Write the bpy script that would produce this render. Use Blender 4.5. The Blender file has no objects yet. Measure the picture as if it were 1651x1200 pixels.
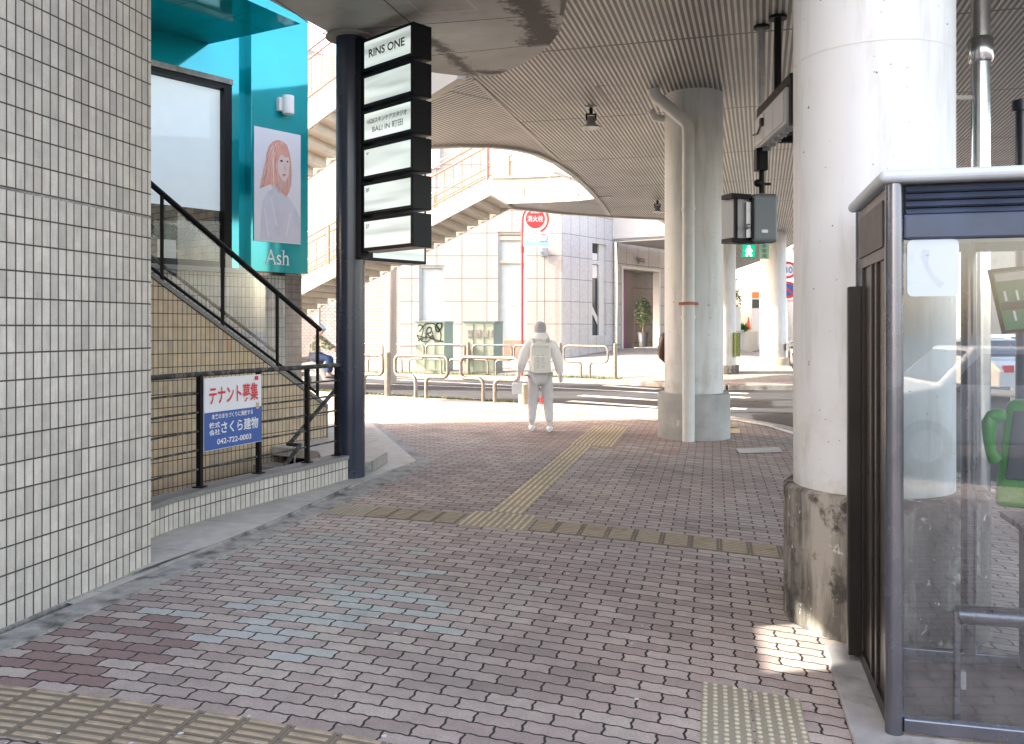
import bpy, bmesh, math, random
from mathutils import Vector, Matrix
random.seed(7)
R = math.radians
F = 1400.0; HZ = 530.0; CX = 825.5; EYE = 1.6      # focal length and horizon of the 1651 px wide photograph
sc = bpy.context.scene
C = sc.collection
# ---------------- camera ----------------
cd = bpy.data.cameras.new('camera'); cam = bpy.data.objects.new('camera', cd); C.objects.link(cam); sc.camera = cam
cam.location = (0, 0, EYE); cam.rotation_euler = (R(90), 0, 0)
cd.sensor_width = 36; cd.lens = 36*F/1651; cd.shift_y = -(600-HZ)/1651; cd.clip_start = .05; cd.clip_end = 900
# ---------------- sky, sun, exposure ----------------
SUN_EL = 36; SUN_AZ = math.atan2(-.99, -.14)        # compass bearing of the sun, from +Y towards +X
w = bpy.data.worlds.new('World'); sc.world = w; w.use_nodes = True
wn = w.node_tree
sky = wn.nodes.new('ShaderNodeTexSky'); sky.sky_type = 'NISHITA'; sky.sun_disc = False
sky.sun_elevation = R(SUN_EL); sky.sun_rotation = SUN_AZ; sky.air_density = 1.0; sky.dust_density = 3.0
bg = wn.nodes['Background']; wmx = wn.nodes.new('ShaderNodeMix'); wmx.data_type = 'RGBA'; wmx.blend_type = 'MULTIPLY'; wmx.inputs[0].default_value = 1; wmx.inputs[7].default_value = (1.18, .97, .82, 1)
wn.links.new(sky.outputs[0], wmx.inputs[6]); wn.links.new(wmx.outputs[2], bg.inputs[0]); bg.inputs[1].default_value = .15
sd = bpy.data.lights.new('sun', 'SUN'); sd.energy = 2.0; sd.angle = R(.6); sd.color = (1, .95, .86)
so = bpy.data.objects.new('sun', sd); C.objects.link(so)
sdir = Vector((math.sin(SUN_AZ)*math.cos(R(SUN_EL)), math.cos(SUN_AZ)*math.cos(R(SUN_EL)), math.sin(R(SUN_EL))))
so.rotation_euler = sdir.to_track_quat('Z', 'Y').to_euler()
sc.view_settings.view_transform = 'Standard'; sc.view_settings.look = 'None'; sc.view_settings.exposure = 3.0
sc.view_settings.gamma = 1
try:
    sc.cycles.max_bounces = 10; sc.cycles.diffuse_bounces = 6; sc.cycles.glossy_bounces = 4; sc.cycles.transparent_max_bounces = 12
    sc.cycles.transmission_bounces = 8; sc.cycles.use_denoising = True; sc.cycles.sample_clamp_indirect = 10
    sc.cycles.caustics_reflective = False; sc.cycles.caustics_refractive = False
except Exception: pass

# ---------------- layout helpers ----------------
def P(px, py, D): return Vector(((px-CX)*D/F, D, EYE+(HZ-py)*D/F))
def G(px, py, z=0.0):                                # the point of the level z that the photograph shows at (px, py)
    D = (EYE-z)*F/(py-HZ); return Vector(((px-CX)*D/F, D, z))
def X(px, D): return (px-CX)*D/F
def Z(py, D): return EYE+(HZ-py)*D/F
TH = R(14); U = Vector((math.cos(TH), -math.sin(TH), 0)); V = Vector((math.sin(TH), math.cos(TH), 0)); UP = Vector((0, 0, 1))

# ---------------- node helpers ----------------
class NT:
    def __init__(s, name):
        s.m = bpy.data.materials.new(name); s.m.use_nodes = True; s.t = s.m.node_tree
        s.b = s.t.nodes['Principled BSDF']
    def n(s, typ, **kw):
        x = s.t.nodes.new('ShaderNode'+typ)
        for k, v in kw.items(): setattr(x, k, v)
        return x
    def put(s, sock, v):
        if isinstance(v, bpy.types.NodeSocket): s.t.links.new(v, sock)
        elif v is not None:
            if hasattr(sock, 'default_value') and sock.type == 'RGBA' and len(v) == 3: v = (*v, 1)
            sock.default_value = v
    def math(s, op, a, b=None, c=None, clamp=False):
        x = s.n('Math', operation=op); x.use_clamp = clamp
        s.put(x.inputs[0], a)
        if b is not None: s.put(x.inputs[1], b)
        if c is not None: s.put(x.inputs[2], c)
        return x.outputs[0]
    def mix(s, f, a, b, mode='MIX'):
        x = s.n('Mix', data_type='RGBA', blend_type=mode)
        s.put(x.inputs[0], f); s.put(x.inputs[6], a); s.put(x.inputs[7], b); return x.outputs[2]
    def noise(s, vec, scale, detail=4, rough=.55):
        x = s.n('TexNoise'); s.put(x.inputs['Vector'], vec); x.inputs['Scale'].default_value = scale
        x.inputs['Detail'].default_value = detail; x.inputs['Roughness'].default_value = rough; return x.outputs[0]
    def rng(s, v, a, b, c=0, d=1):
        x = s.n('MapRange'); s.put(x.inputs[0], v)
        for i, k in enumerate((a, b, c, d)): x.inputs[i+1].default_value = k
        return x.outputs[0]
    def ramp(s, f, stops):
        x = s.n('ValToRGB'); s.put(x.inputs[0], f); e = x.color_ramp.elements
        while len(e) < len(stops): e.new(.5)
        for i, (p, c) in enumerate(stops): e[i].position = p; e[i].color = (*c, 1)
        return x.outputs[0]
    def sep(s, v):
        x = s.n('SeparateXYZ'); s.put(x.inputs[0], v); return x.outputs
    def comb(s, a, b, c=0.0):
        x = s.n('CombineXYZ'); s.put(x.inputs[0], a); s.put(x.inputs[1], b); s.put(x.inputs[2], c); return x.outputs[0]
    def bump(s, h, strength=.5, dist=.01):
        x = s.n('Bump'); s.put(x.inputs['Height'], h); x.inputs['Strength'].default_value = strength; x.inputs['Distance'].default_value = dist
        s.put(s.b.inputs['Normal'], x.outputs[0]); return x
    def geo(s): return s.n('NewGeometry').outputs['Position']
    def obj(s): return s.n('TexCoord').outputs['Object']
    def uv(s): return s.n('UVMap', uv_map='UVMap').outputs[0]

def mat(name, col, rough=.6, metal=0.0, var=.12, scale=3.0, bump=0.0, bscale=40, spec=.5, dirt=None, dscale=1.2, dlo=.5, dhi=.7):
    t = NT(name); o = t.obj()
    n = t.noise(o, scale, 5)
    f = t.rng(n, .3, .7, 1-var, 1+var)
    c = t.mix(1.0, (*col, 1), t.comb(f, f, f), 'MULTIPLY')
    if dirt:
        n2 = t.noise(o, dscale, 8, .65); c = t.mix(t.rng(n2, dlo, dhi), c, dirt)
    t.put(t.b.inputs['Base Color'], c)
    t.put(t.b.inputs['Roughness'], t.rng(n, .2, .8, max(.03, rough-.07), min(1, rough+.07)))
    t.b.inputs['Metallic'].default_value = metal; t.b.inputs['Specular IOR Level'].default_value = spec
    if bump: t.bump(t.noise(o, bscale, 4), bump, .01)
    return t.m

def tile_mat(name, L, H, cols, mortar, gap=.004, offset=0.0, wave=0.0, wl=.055, rough=.5, bump=.6, stri=0.0, dirt=(.2,.19,.17), dirtamt=.35, coords='uv', soft=.003, rough_noise=220, patches=None, spec=.4, lowv=.35, stain=None):
    t = NT(name)
    if coords == 'uv':
        s = t.sep(t.uv()); x, y = s[0], s[1]
    else:                                            # the paving: rows bend slightly across the pavement
        s = t.sep(t.geo())
        x = t.math('SUBTRACT', t.math('MULTIPLY', s[0], PC), t.math('MULTIPLY', s[1], PS))
        y = t.math('ADD', s[1], t.math('MULTIPLY', s[0], t.math('ADD', PA, t.math('MULTIPLY', s[0], PB))))
    if wave:
        x0, y0 = x, y
        tri = lambda v: t.math('MULTIPLY', t.math('SINE', t.math('MULTIPLY', v, 2*math.pi/wl)), wave)
        x = t.math('ADD', x0, tri(y0)); y = t.math('ADD', y0, tri(x0))
    v = t.math('DIVIDE', y, H); row = t.math('FLOOR', v)
    u = t.math('DIVIDE', x, L)
    if offset: u = t.math('ADD', u, t.math('MULTIPLY', t.math('MODULO', t.math('ABSOLUTE', row), 2), offset))
    colm = t.math('FLOOR', u)
    fu = t.math('SUBTRACT', u, colm); fv = t.math('SUBTRACT', v, row)
    du = t.math('MULTIPLY', t.math('MINIMUM', fu, t.math('SUBTRACT', 1, fu)), L)
    dv = t.math('MULTIPLY', t.math('MINIMUM', fv, t.math('SUBTRACT', 1, fv)), H)
    d = t.math('MINIMUM', du, dv)
    pos = t.geo()
    rag = t.rng(t.noise(pos, 60, 3), .3, .7, -.0012, .0012) if wave else 0.0
    if wave: d = t.math('ADD', d, rag)
    m = t.rng(d, gap/2, gap/2+soft)
    wnz = t.n('TexWhiteNoise', noise_dimensions='2D'); t.put(wnz.inputs[0], t.comb(colm, row)); rnd = wnz.outputs['Value']
    big = t.noise(t.comb(t.math('MULTIPLY', colm, L), t.math('MULTIPLY', row, H)), .55, 3) if coords == 'geo' else t.noise(pos, .55, 3)
    f = t.math('ADD', t.math('MULTIPLY', rnd, 1-lowv), t.math('MULTIPLY', t.rng(big, .3, .7), lowv))
    c = t.ramp(f, cols)
    if patches:
        for (cx, cy, r0, colr, thr) in patches:
            px_ = t.math('SUBTRACT', t.math('MULTIPLY', t.math('ADD', colm, .5), L), PC*cx-PS*cy); py_ = t.math('SUBTRACT', t.math('MULTIPLY', row, H), cy+PA*cx+PB*cx*cx)
            dd = t.math('SQRT', t.math('ADD', t.math('POWER', px_, 2), t.math('POWER', py_, 2)))
            w2 = t.n('TexWhiteNoise', noise_dimensions='2D'); t.put(w2.inputs[0], t.comb(t.math('ADD', colm, 17.3), row))
            # per paver: stronger near the centre of the repair
            prob = t.math('MULTIPLY', t.rng(dd, r0*.35, r0, 1, 0), thr)
            c = t.mix(t.math('LESS_THAN', w2.outputs['Value'], prob), c, colr)
    g = t.rng(t.noise(pos, 95 if wave else rough_noise, 4, .8), .34, .66, .74 if wave else .84, 1.26 if wave else 1.16)
    c = t.mix(1.0, c, t.comb(g, g, g), 'MULTIPLY')
    g2 = t.rng(t.noise(pos, 9, 5, .6), .3, .7, .88, 1.12)
    c = t.mix(1.0, c, t.comb(g2, g2, g2), 'MULTIPLY')
    c = t.mix(t.math('MULTIPLY', t.rng(t.noise(pos, 1.7, 8, .7), .52, .75), dirtamt), c, dirt)
    h = t.math('ADD', m, t.math('MULTIPLY', t.noise(pos, rough_noise, 3), .12))
    if wave: h = t.math('ADD', h, t.math('MULTIPLY', t.math('MULTIPLY', rnd, m), .5)); c = t.mix(t.math('MULTIPLY', t.rng(t.noise(pos, .45, 6, .6), .42, .66), .32), c, (.20, .185, .17))
    if stri: c = t.mix(t.math('MULTIPLY', t.rng(t.noise(t.comb(t.math('MULTIPLY', x, 3.2), t.math('MULTIPLY', y, .35)), 1.0, 5, .6), .5, .75), .22), c, (.26, .235, .2)); bb = t.rng(t.math('FRACT', t.math('MULTIPLY', rnd, 37.7)), .93, .94); c = t.mix(t.math('MULTIPLY', bb, .3), c, (.27, .26, .24))
    if stri:
        st = t.noise(t.comb(t.math('MULTIPLY', x, 420), t.math('MULTIPLY', y, 6), rnd), 1.0, 3, .6)
        c = t.mix(t.math('MULTIPLY', t.rng(st, .52, .72), stri), c, (.16, .15, .135))
        h = t.math('ADD', h, t.math('MULTIPLY', st, .5))
    if stain:
        spots = t.rng(t.noise(pos, stain[0], 4, .6), stain[1], stain[1]+.02)
        c = t.mix(t.math('MULTIPLY', spots, .8), c, stain[2])
    mort = t.mix(t.rng(t.noise(pos, 25, 4), .35, .7), mortar, tuple(k*1.5 for k in mortar))
    c = t.mix(m, mort, c)
    t.put(t.b.inputs['Base Color'], c)
    t.put(t.b.inputs['Roughness'], t.math('SUBTRACT', rough+.2, t.math('MULTIPLY', m, .2)))
    t.b.inputs['Specular IOR Level'].default_value = spec
    t.bump(h, bump, .004)
    return t.m
PC, PS, PA, PB = math.cos(R(13)), math.sin(R(13)), .41, .04
def W(u, v):                                         # paving coordinates back to the ground
    x = 0.0; y = v
    for _ in range(40):
        x = (u+PS*y)/PC; y = y*.5+.5*(v-PA*x-PB*x*x)
    return x, y

def emit_mat(name, col, strength):
    t = NT(name); t.b.inputs['Base Color'].default_value = (*col, 1)
    t.b.inputs['Emission Color'].default_value = (*col, 1); t.b.inputs['Emission Strength'].default_value = strength
    return t.m
def glass_mat(name, tint=(1, 1, 1), rough=0.0, refl=1.0, haze=0.0):
    m = bpy.data.materials.new(name); m.use_nodes = True; t = m.node_tree; t.nodes.remove(t.nodes['Principled BSDF'])
    out = t.nodes['Material Output']
    tr = t.nodes.new('ShaderNodeBsdfTransparent'); tr.inputs[0].default_value = (*tint, 1)
    gl = t.nodes.new('ShaderNodeBsdfGlossy'); gl.inputs['Roughness'].default_value = rough
    fr = t.nodes.new('ShaderNodeFresnel'); fr.inputs[0].default_value = 1.45
    mu = t.nodes.new('ShaderNodeMath'); mu.operation = 'MULTIPLY'; mu.use_clamp = True; mu.inputs[1].default_value = refl
    mx = t.nodes.new('ShaderNodeMixShader')
    t.links.new(fr.outputs[0], mu.inputs[0]); t.links.new(mu.outputs[0], mx.inputs[0]); t.links.new(gl.outputs[0], mx.inputs[2])
    if haze:                                         # dusty film and scratches on old panes
        df = t.nodes.new('ShaderNodeBsdfDiffuse'); df.inputs[0].default_value = (.75, .78, .8, 1)
        tc = t.nodes.new('ShaderNodeTexCoord'); mp = t.nodes.new('ShaderNodeMapping'); mp.inputs['Scale'].default_value = (4, 4, .6); mp.inputs['Rotation'].default_value = (0, .5, 0)
        nz = t.nodes.new('ShaderNodeTexNoise'); nz.inputs['Scale'].default_value = 3; nz.inputs['Detail'].default_value = 8; nz.inputs['Roughness'].default_value = .7
        mr = t.nodes.new('ShaderNodeMapRange'); mr.inputs[1].default_value = .35; mr.inputs[2].default_value = .8; mr.inputs[3].default_value = haze*.3; mr.inputs[4].default_value = haze*1.6
        t.links.new(tc.outputs['Object'], mp.inputs[0]); t.links.new(mp.outputs[0], nz.inputs['Vector']); t.links.new(nz.outputs[0], mr.inputs[0])
        m2 = t.nodes.new('ShaderNodeMixShader'); t.links.new(mr.outputs[0], m2.inputs[0]); t.links.new(tr.outputs[0], m2.inputs[1]); t.links.new(df.outputs[0], m2.inputs[2])
        t.links.new(m2.outputs[0], mx.inputs[1])
    else: t.links.new(tr.outputs[0], mx.inputs[1])
    t.links.new(mx.outputs[0], out.inputs[0])
    return m

# ---------------- mesh helpers ----------------
class MB:
    def __init__(s): s.v = []; s.f = []; s.sm = set()
    def add(s, vs, fs, smooth=False):
        k = len(s.v); s.v += [Vector(v) for v in vs]
        for f in fs:
            if smooth: s.sm.add(len(s.f))
            s.f.append([i+k for i in f])
        return s
    def box(s, c, size, ax=None, ay=None, az=None):
        c = Vector(c); ax = Vector(ax or (1, 0, 0)); az = Vector(az or (0, 0, 1)); ay = Vector(ay) if ay is not None else az.cross(ax)
        a, b, d = ax*size[0]/2, ay*size[1]/2, az*size[2]/2
        vs = [c+sx*a+sy*b+sz*d for sz in (-1, 1) for sx, sy in ((-1, -1), (1, -1), (1, 1), (-1, 1))]
        return s.add(vs, [(3, 2, 1, 0), (4, 5, 6, 7), (0, 1, 5, 4), (1, 2, 6, 5), (2, 3, 7, 6), (3, 0, 4, 7)])
    def slab(s, a, b, th, z0, z1, z0b=None, z1b=None):   # upright slab from plan point a to b, th thick to its left (negative: right)
        a = Vector((a[0], a[1])); b = Vector((b[0], b[1])); d = (b-a).normalized(); n = Vector((-d.y, d.x))*th
        z0b = z0 if z0b is None else z0b; z1b = z1 if z1b is None else z1b
        q = [(a, z0, z1), (b, z0b, z1b), (b+n, z0b, z1b), (a+n, z0, z1)]
        vs = [(p.x, p.y, zz) for p, zz, _ in q]+[(p.x, p.y, zz) for p, _, zz in q]
        fs = [(3, 2, 1, 0), (4, 5, 6, 7), (0, 1, 5, 4), (1, 2, 6, 5), (2, 3, 7, 6), (3, 0, 4, 7)]
        if th < 0: fs = [f[::-1] for f in fs]
        return s.add(vs, fs)
    def prism(s, poly, z0, z1):
        n = len(poly)
        ar = sum(poly[i][0]*poly[(i+1) % n][1]-poly[(i+1) % n][0]*poly[i][1] for i in range(n))
        if ar < 0: poly = poly[::-1]
        vs = [(p[0], p[1], z0) for p in poly]+[(p[0], p[1], z1) for p in poly]
        return s.add(vs, [list(range(n))[::-1], list(range(n, 2*n))]+[(i, (i+1) % n, (i+1) % n+n, i+n) for i in range(n)])
    def plate(s, pts, nrm, th):                      # any flat polygon given thickness th along nrm
        n = len(pts); nrm = Vector(nrm).normalized()*th; pts = [Vector(p) for p in pts]
        return s.add(pts+[p+nrm for p in pts], [list(range(n))[::-1], list(range(n, 2*n))]+[(i, (i+1) % n, (i+1) % n+n, i+n) for i in range(n)])
    def tube(s, pts, r, n=10, closed=False, cap=True):
        pts = [Vector(p) for p in pts]; m = len(pts); rs = r if isinstance(r, (list, tuple)) else [r]*m
        rings = []; prev = None
        for i, p in enumerate(pts):
            if closed: d = (pts[(i+1) % m]-pts[i-1])
            else: d = (pts[min(i+1, m-1)]-pts[max(i-1, 0)])
            d.normalize()
            if prev is None: a = d.orthogonal().normalized()
            else: a = (prev-d*prev.dot(d)).normalized()
            prev = a; b = d.cross(a)
            rings.append([p+(a*math.cos(t)+b*math.sin(t))*rs[i] for t in (2*math.pi*k/n for k in range(n))])
        vs = [v for rg in rings for v in rg]
        fs = []
        for i in range(m if closed else m-1):
            j = (i+1) % m
            fs += [(i*n+k, i*n+(k+1) % n, j*n+(k+1) % n, j*n+k) for k in range(n)]
        s.add(vs, fs, True)
        if cap and not closed:
            s.add(rings[0], [list(range(n))[::-1]]); s.add(rings[-1], [list(range(n))])
        return s
    def cyl(s, base, r, h, n=48, r1=None, axis=(0, 0, 1)):
        b = Vector(base); return s.tube([b, b+Vector(axis).normalized()*h], [r, r if r1 is None else r1], n)
    def lathe(s, base, prof, n=40):
        b = Vector(base); vs = []; fs = []
        for (r, z) in prof: vs += [b+Vector((r*math.cos(2*math.pi*k/n), r*math.sin(2*math.pi*k/n), z)) for k in range(n)]
        for i in range(len(prof)-1): fs += [(i*n+k, i*n+(k+1) % n, (i+1)*n+(k+1) % n, (i+1)*n+k) for k in range(n)]
        s.add(vs, fs, True)
        s.add(vs[:n], [list(range(n))[::-1]]); s.add(vs[-n:], [list(range(n))]); return s
    def blob(s, c, r, seg=10, ring=7, sc_=(1, 1, 1)):
        c = Vector(c); vs = []; fs = []
        for i in range(ring+1):
            ph = math.pi*i/ring
            for k in range(seg):
                a = 2*math.pi*k/seg; vs.append(c+Vector((r*sc_[0]*math.sin(ph)*math.cos(a), r*sc_[1]*math.sin(ph)*math.sin(a), r*sc_[2]*math.cos(ph))))
        for i in range(ring): fs += [(i*seg+k, (i+1)*seg+k, (i+1)*seg+(k+1) % seg, i*seg+(k+1) % seg) for k in range(seg)]
        return s.add(vs, fs, True)
    def build(s, name, m, parent=None, bevel=0, seg=2):
        org = Vector(ORG.get(parent, (0, 0, 0))) if parent else Vector((0, 0, 0))
        me = bpy.data.meshes.new(name); me.from_pydata([v-org for v in s.v], [], s.f)
        me.polygons.foreach_set('use_smooth', [i in s.sm for i in range(len(s.f))])
        uvl = me.uv_layers.new(name='UVMap')
        for p in me.polygons:
            n = p.normal
            if abs(n.z) > .8: t = U; b = V
            else:
                t = UP.cross(n).normalized(); b = UP
            for li in p.loop_indices:
                co = me.vertices[me.loops[li].vertex_index].co+org; uvl.data[li].uv = (co.dot(t), co.dot(b))
        if m: me.materials.append(m)
        me.validate()
        o = bpy.data.objects.new(name, me); C.objects.link(o)
        if parent: o.parent = parent; ORG[o] = org
        if bevel:
            bv = o.modifiers.new('bevel', 'BEVEL'); bv.width = bevel; bv.segments = seg; bv.limit_method = 'ANGLE'; bv.angle_limit = R(40); bv.use_clamp_overlap = True
        return o
ORG = {}
def thing(name, label, cat, loc, group=None):
    o = bpy.data.objects.new(name, None); C.objects.link(o); o.empty_display_size = .2
    o.location = Vector(loc); ORG[o] = Vector(loc); o['label'] = label; o['category'] = cat
    if group: o['group'] = group
    return o
def tag(o, label, cat, group=None):
    o['label'] = label; o['category'] = cat
    if group: o['group'] = group
    return o
def struct(o, kind='structure'): o['kind'] = kind; return o
def copy_tree(o, loc, label, parent=None, rz=0):
    c = o.copy(); C.objects.link(c)
    if parent is None: c.location = loc; c['label'] = label; c.rotation_euler = (0, 0, rz)
    else: c.parent = parent
    for ch in list(o.children): copy_tree(ch, None, None, c)
    return c
_fc = {}
def text(body, center, right, up, w, h, m, parent=None, name='lettering', depth=.003, shear=0, fit=True, bold=0):
    key = (body, bold)
    if key not in _fc:
        cu = bpy.data.curves.new('t', 'FONT'); cu.body = body; cu.offset = bold; cu.resolution_u = 3; cu.space_line = 1.0
        if shear: cu.shear = shear
        ob = bpy.data.objects.new('t', cu); C.objects.link(ob)
        dg = bpy.context.evaluated_depsgraph_get(); me = bpy.data.meshes.new_from_object(ob.evaluated_get(dg))
        vs = [v.co.copy() for v in me.vertices]; fs = [list(p.vertices) for p in me.polygons]
        bpy.data.objects.remove(ob); bpy.data.curves.remove(cu); bpy.data.meshes.remove(me)
        _fc[key] = (vs, fs)
    vs, fs = _fc[key]
    x0 = min(v.x for v in vs); x1 = max(v.x for v in vs); y0 = min(v.y for v in vs); y1 = max(v.y for v in vs)
    sx = w/(x1-x0); sy = h/(y1-y0)
    if not fit: sx = sy = min(sx, sy)
    right = Vector(right).normalized(); up = Vector(up).normalized(); c = Vector(center); nr = right.cross(up)
    b = MB(); b.add([c+right*(v.x-(x0+x1)/2)*sx+up*(v.y-(y0+y1)/2)*sy+nr*depth for v in vs], fs)
    return b.build(name, m, parent)
# ---------------- materials ----------------
M = {}
TL = [(0, (.35, .325, .285)), (.2, (.50, .47, .41)), (.6, (.59, .55, .48)), (1, (.66, .61, .53))]
M['tile'] = tile_mat('pale_wall_tile', .0635, .147, TL, (.055, .047, .040), gap=.0058, rough=.45, stri=.45, dirtamt=.12, lowv=.45)
M['tile_tan'] = tile_mat('tan_wall_tile', .0635, .147, [(0, (.44, .37, .27)), (.3, (.56, .44, .29)), (.6, (.62, .48, .31)), (.85, (.58, .49, .36)), (1, (.56, .33, .17))], (.03, .027, .024), gap=.006, rough=.5, stri=.3, dirtamt=.15, lowv=.25)
M['tile_grey'] = tile_mat('grey_wall_tile', .0635, .147, [(0, (.38, .38, .36)), (.5, (.47, .46, .43)), (1, (.54, .52, .48))], (.07, .065, .06), gap=.006, rough=.5, stri=.2, dirtamt=.1)
M['brick_white'] = tile_mat('small_white_brick_tile', .24, .12, [(0, (.44, .39, .36)), (1, (.49, .45, .42))], (.26, .15, .12), gap=.014, soft=.004, offset=.5, rough=.6, dirtamt=.1, bump=.2)
M['panel_cream'] = tile_mat('cream_stone_cladding', .98, .89, [(0, (.36, .33, .31)), (1, (.40, .37, .35))], (.12, .10, .09), gap=.02, soft=.008, rough=.5, dirtamt=.1, bump=.2, rough_noise=60)
M['panel_shade'] = tile_mat('bluish_shade_cladding', .62, .89, [(0, (.43, .435, .46)), (1, (.47, .475, .50))], (.16, .16, .2), gap=.02, soft=.008, rough=.4, dirtamt=.1, bump=.2, rough_noise=60)  # same cladding, bluish shade of the turned face painted into the colour
PV = [(0, (.22, .18, .155)), (.3, (.345, .275, .24)), (.55, (.42, .345, .30)), (.8, (.48, .415, .35)), (1, (.56, .50, .42))]
M['paver'] = tile_mat('interlocking_pavers', .212, .105, PV, (.026, .023, .020), gap=.0072, soft=.003, offset=.5, wave=.0034, wl=.07, rough=.75, coords='geo', bump=.8, dirt=(.17, .16, .15), dirtamt=.4,
    patches=[(-.98, 5.0, .95, (.45, .465, .415), .5), (-1.6, 4.5, .7, (.45, .45, .42), .45), (-2.15, 4.25, .62, (.25, .165, .145), .65), (-1.6, 6.4, 1.2, (.43, .41, .36), .5), (1.9, 12.5, 2.6, (.38, .27, .23), .5)], lowv=.5, stain=(11, .70, (.56, .54, .50)))
M['slabpave'] = tile_mat('pale_paving_slabs', .6, .3, [(0, (.20, .193, .18)), (1, (.245, .235, .22))], (.10, .09, .08), gap=.008, soft=.004, offset=.5, rough=.75, dirtamt=.4, bump=.3)
M['brickpave'] = tile_mat('reddish_brick_paving', .24, .12, [(0, (.32, .24, .22)), (1, (.44, .37, .34))], (.14, .12, .11), gap=.01, soft=.004, offset=.5, rough=.75, dirtamt=.3, bump=.3)
M['platform'] = tile_mat('granite_platform', .9, .9, [(0, (.46, .435, .385)), (1, (.52, .49, .44))], (.2, .19, .17), gap=.006, soft=.003, rough=.6, dirtamt=.35, bump=.2)
M['kerbstone'] = mat('kerb_stone', (.34, .33, .31), .8, var=.2, scale=6, bump=.3, bscale=120, dirt=(.12, .115, .105), dscale=2.5, dlo=.5, dhi=.72)
M['kerb_edge'] = mat('worn_concrete', (.33, .315, .285), .85, var=.25, scale=9, bump=.5, bscale=60, dirt=(.09, .088, .082), dscale=5, dlo=.5, dhi=.66)
M['asphalt'] = mat('asphalt', (.055, .057, .060), .92, var=.25, scale=90, bump=.6, bscale=180, spec=.25, dirt=(.075, .077, .082), dscale=1.1, dlo=.48, dhi=.75)
M['roadwhite'] = mat('road_paint', (.66, .66, .64), .7, var=.12, scale=20, dirt=(.25, .25, .25), dscale=14, dlo=.58, dhi=.66)
M['tact_old'] = mat('worn_tactile_block', (.36, .31, .215), .85, var=.2, scale=14, bump=.5, bscale=150, dirt=(.11, .095, .07), dscale=6, dlo=.52, dhi=.72)
M['tact_new'] = mat('tactile_block', (.60, .53, .35), .8, var=.15, scale=12, bump=.3, bscale=120, dirt=(.3, .27, .2), dscale=5, dlo=.5, dhi=.75)
M['tact_pale'] = mat('pale_tactile_block', (.46, .41, .28), .85, var=.2, scale=14, bump=.5, bscale=120, dirt=(.15, .14, .12), dscale=6, dlo=.55, dhi=.75)
def tact_mat(name, col, k=.42):
    t = NT(name); pos = t.geo(); n = t.rng(t.noise(pos, 14, 6), .3, .7, .82, 1.15)
    c = t.mix(1.0, (*col, 1), t.comb(n, n, n), 'MULTIPLY'); c = t.mix(t.rng(t.noise(pos, 6, 7, .65), .54, .74), c, tuple(v*.5 for v in col))
    c = t.mix(t.rng(t.sep(pos)[2], .0042, .0075), tuple(v*k for v in col), c)          # darker down between the bars and domes
    t.put(t.b.inputs['Base Color'], c); t.b.inputs['Roughness'].default_value = .85; t.bump(t.noise(pos, 150, 3), .3, .003); return t.m
M['tact_old'] = tact_mat('worn_tactile_block', (.38, .305, .21), .5); M['tact_new'] = tact_mat('tactile_block', (.62, .51, .34), .55); M['tact_pale'] = tact_mat('pale_tactile_block', (.48, .43, .31), .6)
M['moss'] = mat('moss_and_grass', (.10, .13, .04), .95, var=.45, scale=25, bump=1, bscale=60)
M['concrete'] = mat('concrete', (.36, .35, .33), .85, var=.15, scale=4, bump=.35, bscale=30, dirt=(.14, .135, .125), dscale=2.2, dlo=.5, dhi=.7)
M['granite'] = mat('dark_granite', (.20, .195, .185), .6, var=.5, scale=160, bump=.15, bscale=200)
M['granite_dirty'] = mat('dirty_granite', (.30, .285, .26), .7, var=.3, scale=40, dirt=(.10, .095, .08), dscale=4, dlo=.45, dhi=.7)
def column_mat(name, col, conc=False):
    t = NT(name); o = t.obj(); s = t.sep(o)
    st = t.noise(t.comb(t.math('MULTIPLY', s[0], 5), t.math('MULTIPLY', s[1], 5), t.math('MULTIPLY', s[2], .7)), 1.3, 7, .65)
    f = t.rng(t.noise(o, 1.5, 6), .3, .7, .93, 1.05)
    c = t.mix(1.0, (*col, 1), t.comb(f, f, f), 'MULTIPLY')
    if conc:
        c = t.mix(t.rng(st, .38, .55), c, tuple(k*.30 for k in col))
        blot = t.noise(o, 5.5, 9, .7); c = t.mix(t.rng(blot, .50, .60), c, (.05, .045, .038))
        c = t.mix(t.rng(t.noise(o, 13, 6, .7), .62, .66), c, (.55, .52, .47))
        t.bump(t.noise(o, 18, 8, .7), .5, .015); t.b.inputs['Roughness'].default_value = .85
    else:
        c = t.mix(t.math('MULTIPLY', t.rng(st, .50, .74), .7), c, (.42, .405, .34))
        low = t.rng(s[2], .55, 1.5, 1, 0)
        c = t.mix(t.math('MULTIPLY', low, t.rng(t.noise(o, 5, 7, .7), .45, .75)), c, (.42, .37, .27))
        spots = t.noise(o, 26, 2, .5); c = t.mix(t.rng(spots, .735, .75), c, (.12, .11, .1))
        t.bump(t.noise(o, 3, 3), .08, .05); t.b.inputs['Roughness'].default_value = .42
    t.put(t.b.inputs['Base Color'], c); return t.m
M['colpaint'] = column_mat('white_column_paint', (.67, .68, .67))
M['colconc'] = column_mat('stained_concrete_base', (.36, .33, .27), True)
M['colconc2'] = mat('grey_concrete_base', (.36, .36, .34), .85, var=.2, scale=3, bump=.3, bscale=30, dirt=(.62, .6, .56), dscale=4, dlo=.66, dhi=.7)
M['colconc3'] = mat('tan_concrete_base', (.42, .35, .26), .85, var=.2, scale=3, bump=.3, bscale=30)
M['pvc'] = mat('painted_pipe', (.62, .63, .60), .4, var=.06, scale=6, dirt=(.42, .4, .36), dscale=3, dlo=.62, dhi=.75)
M['steel'] = mat('stainless_steel', (.62, .64, .66), .22, 1.0, var=.08, scale=6)
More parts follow.
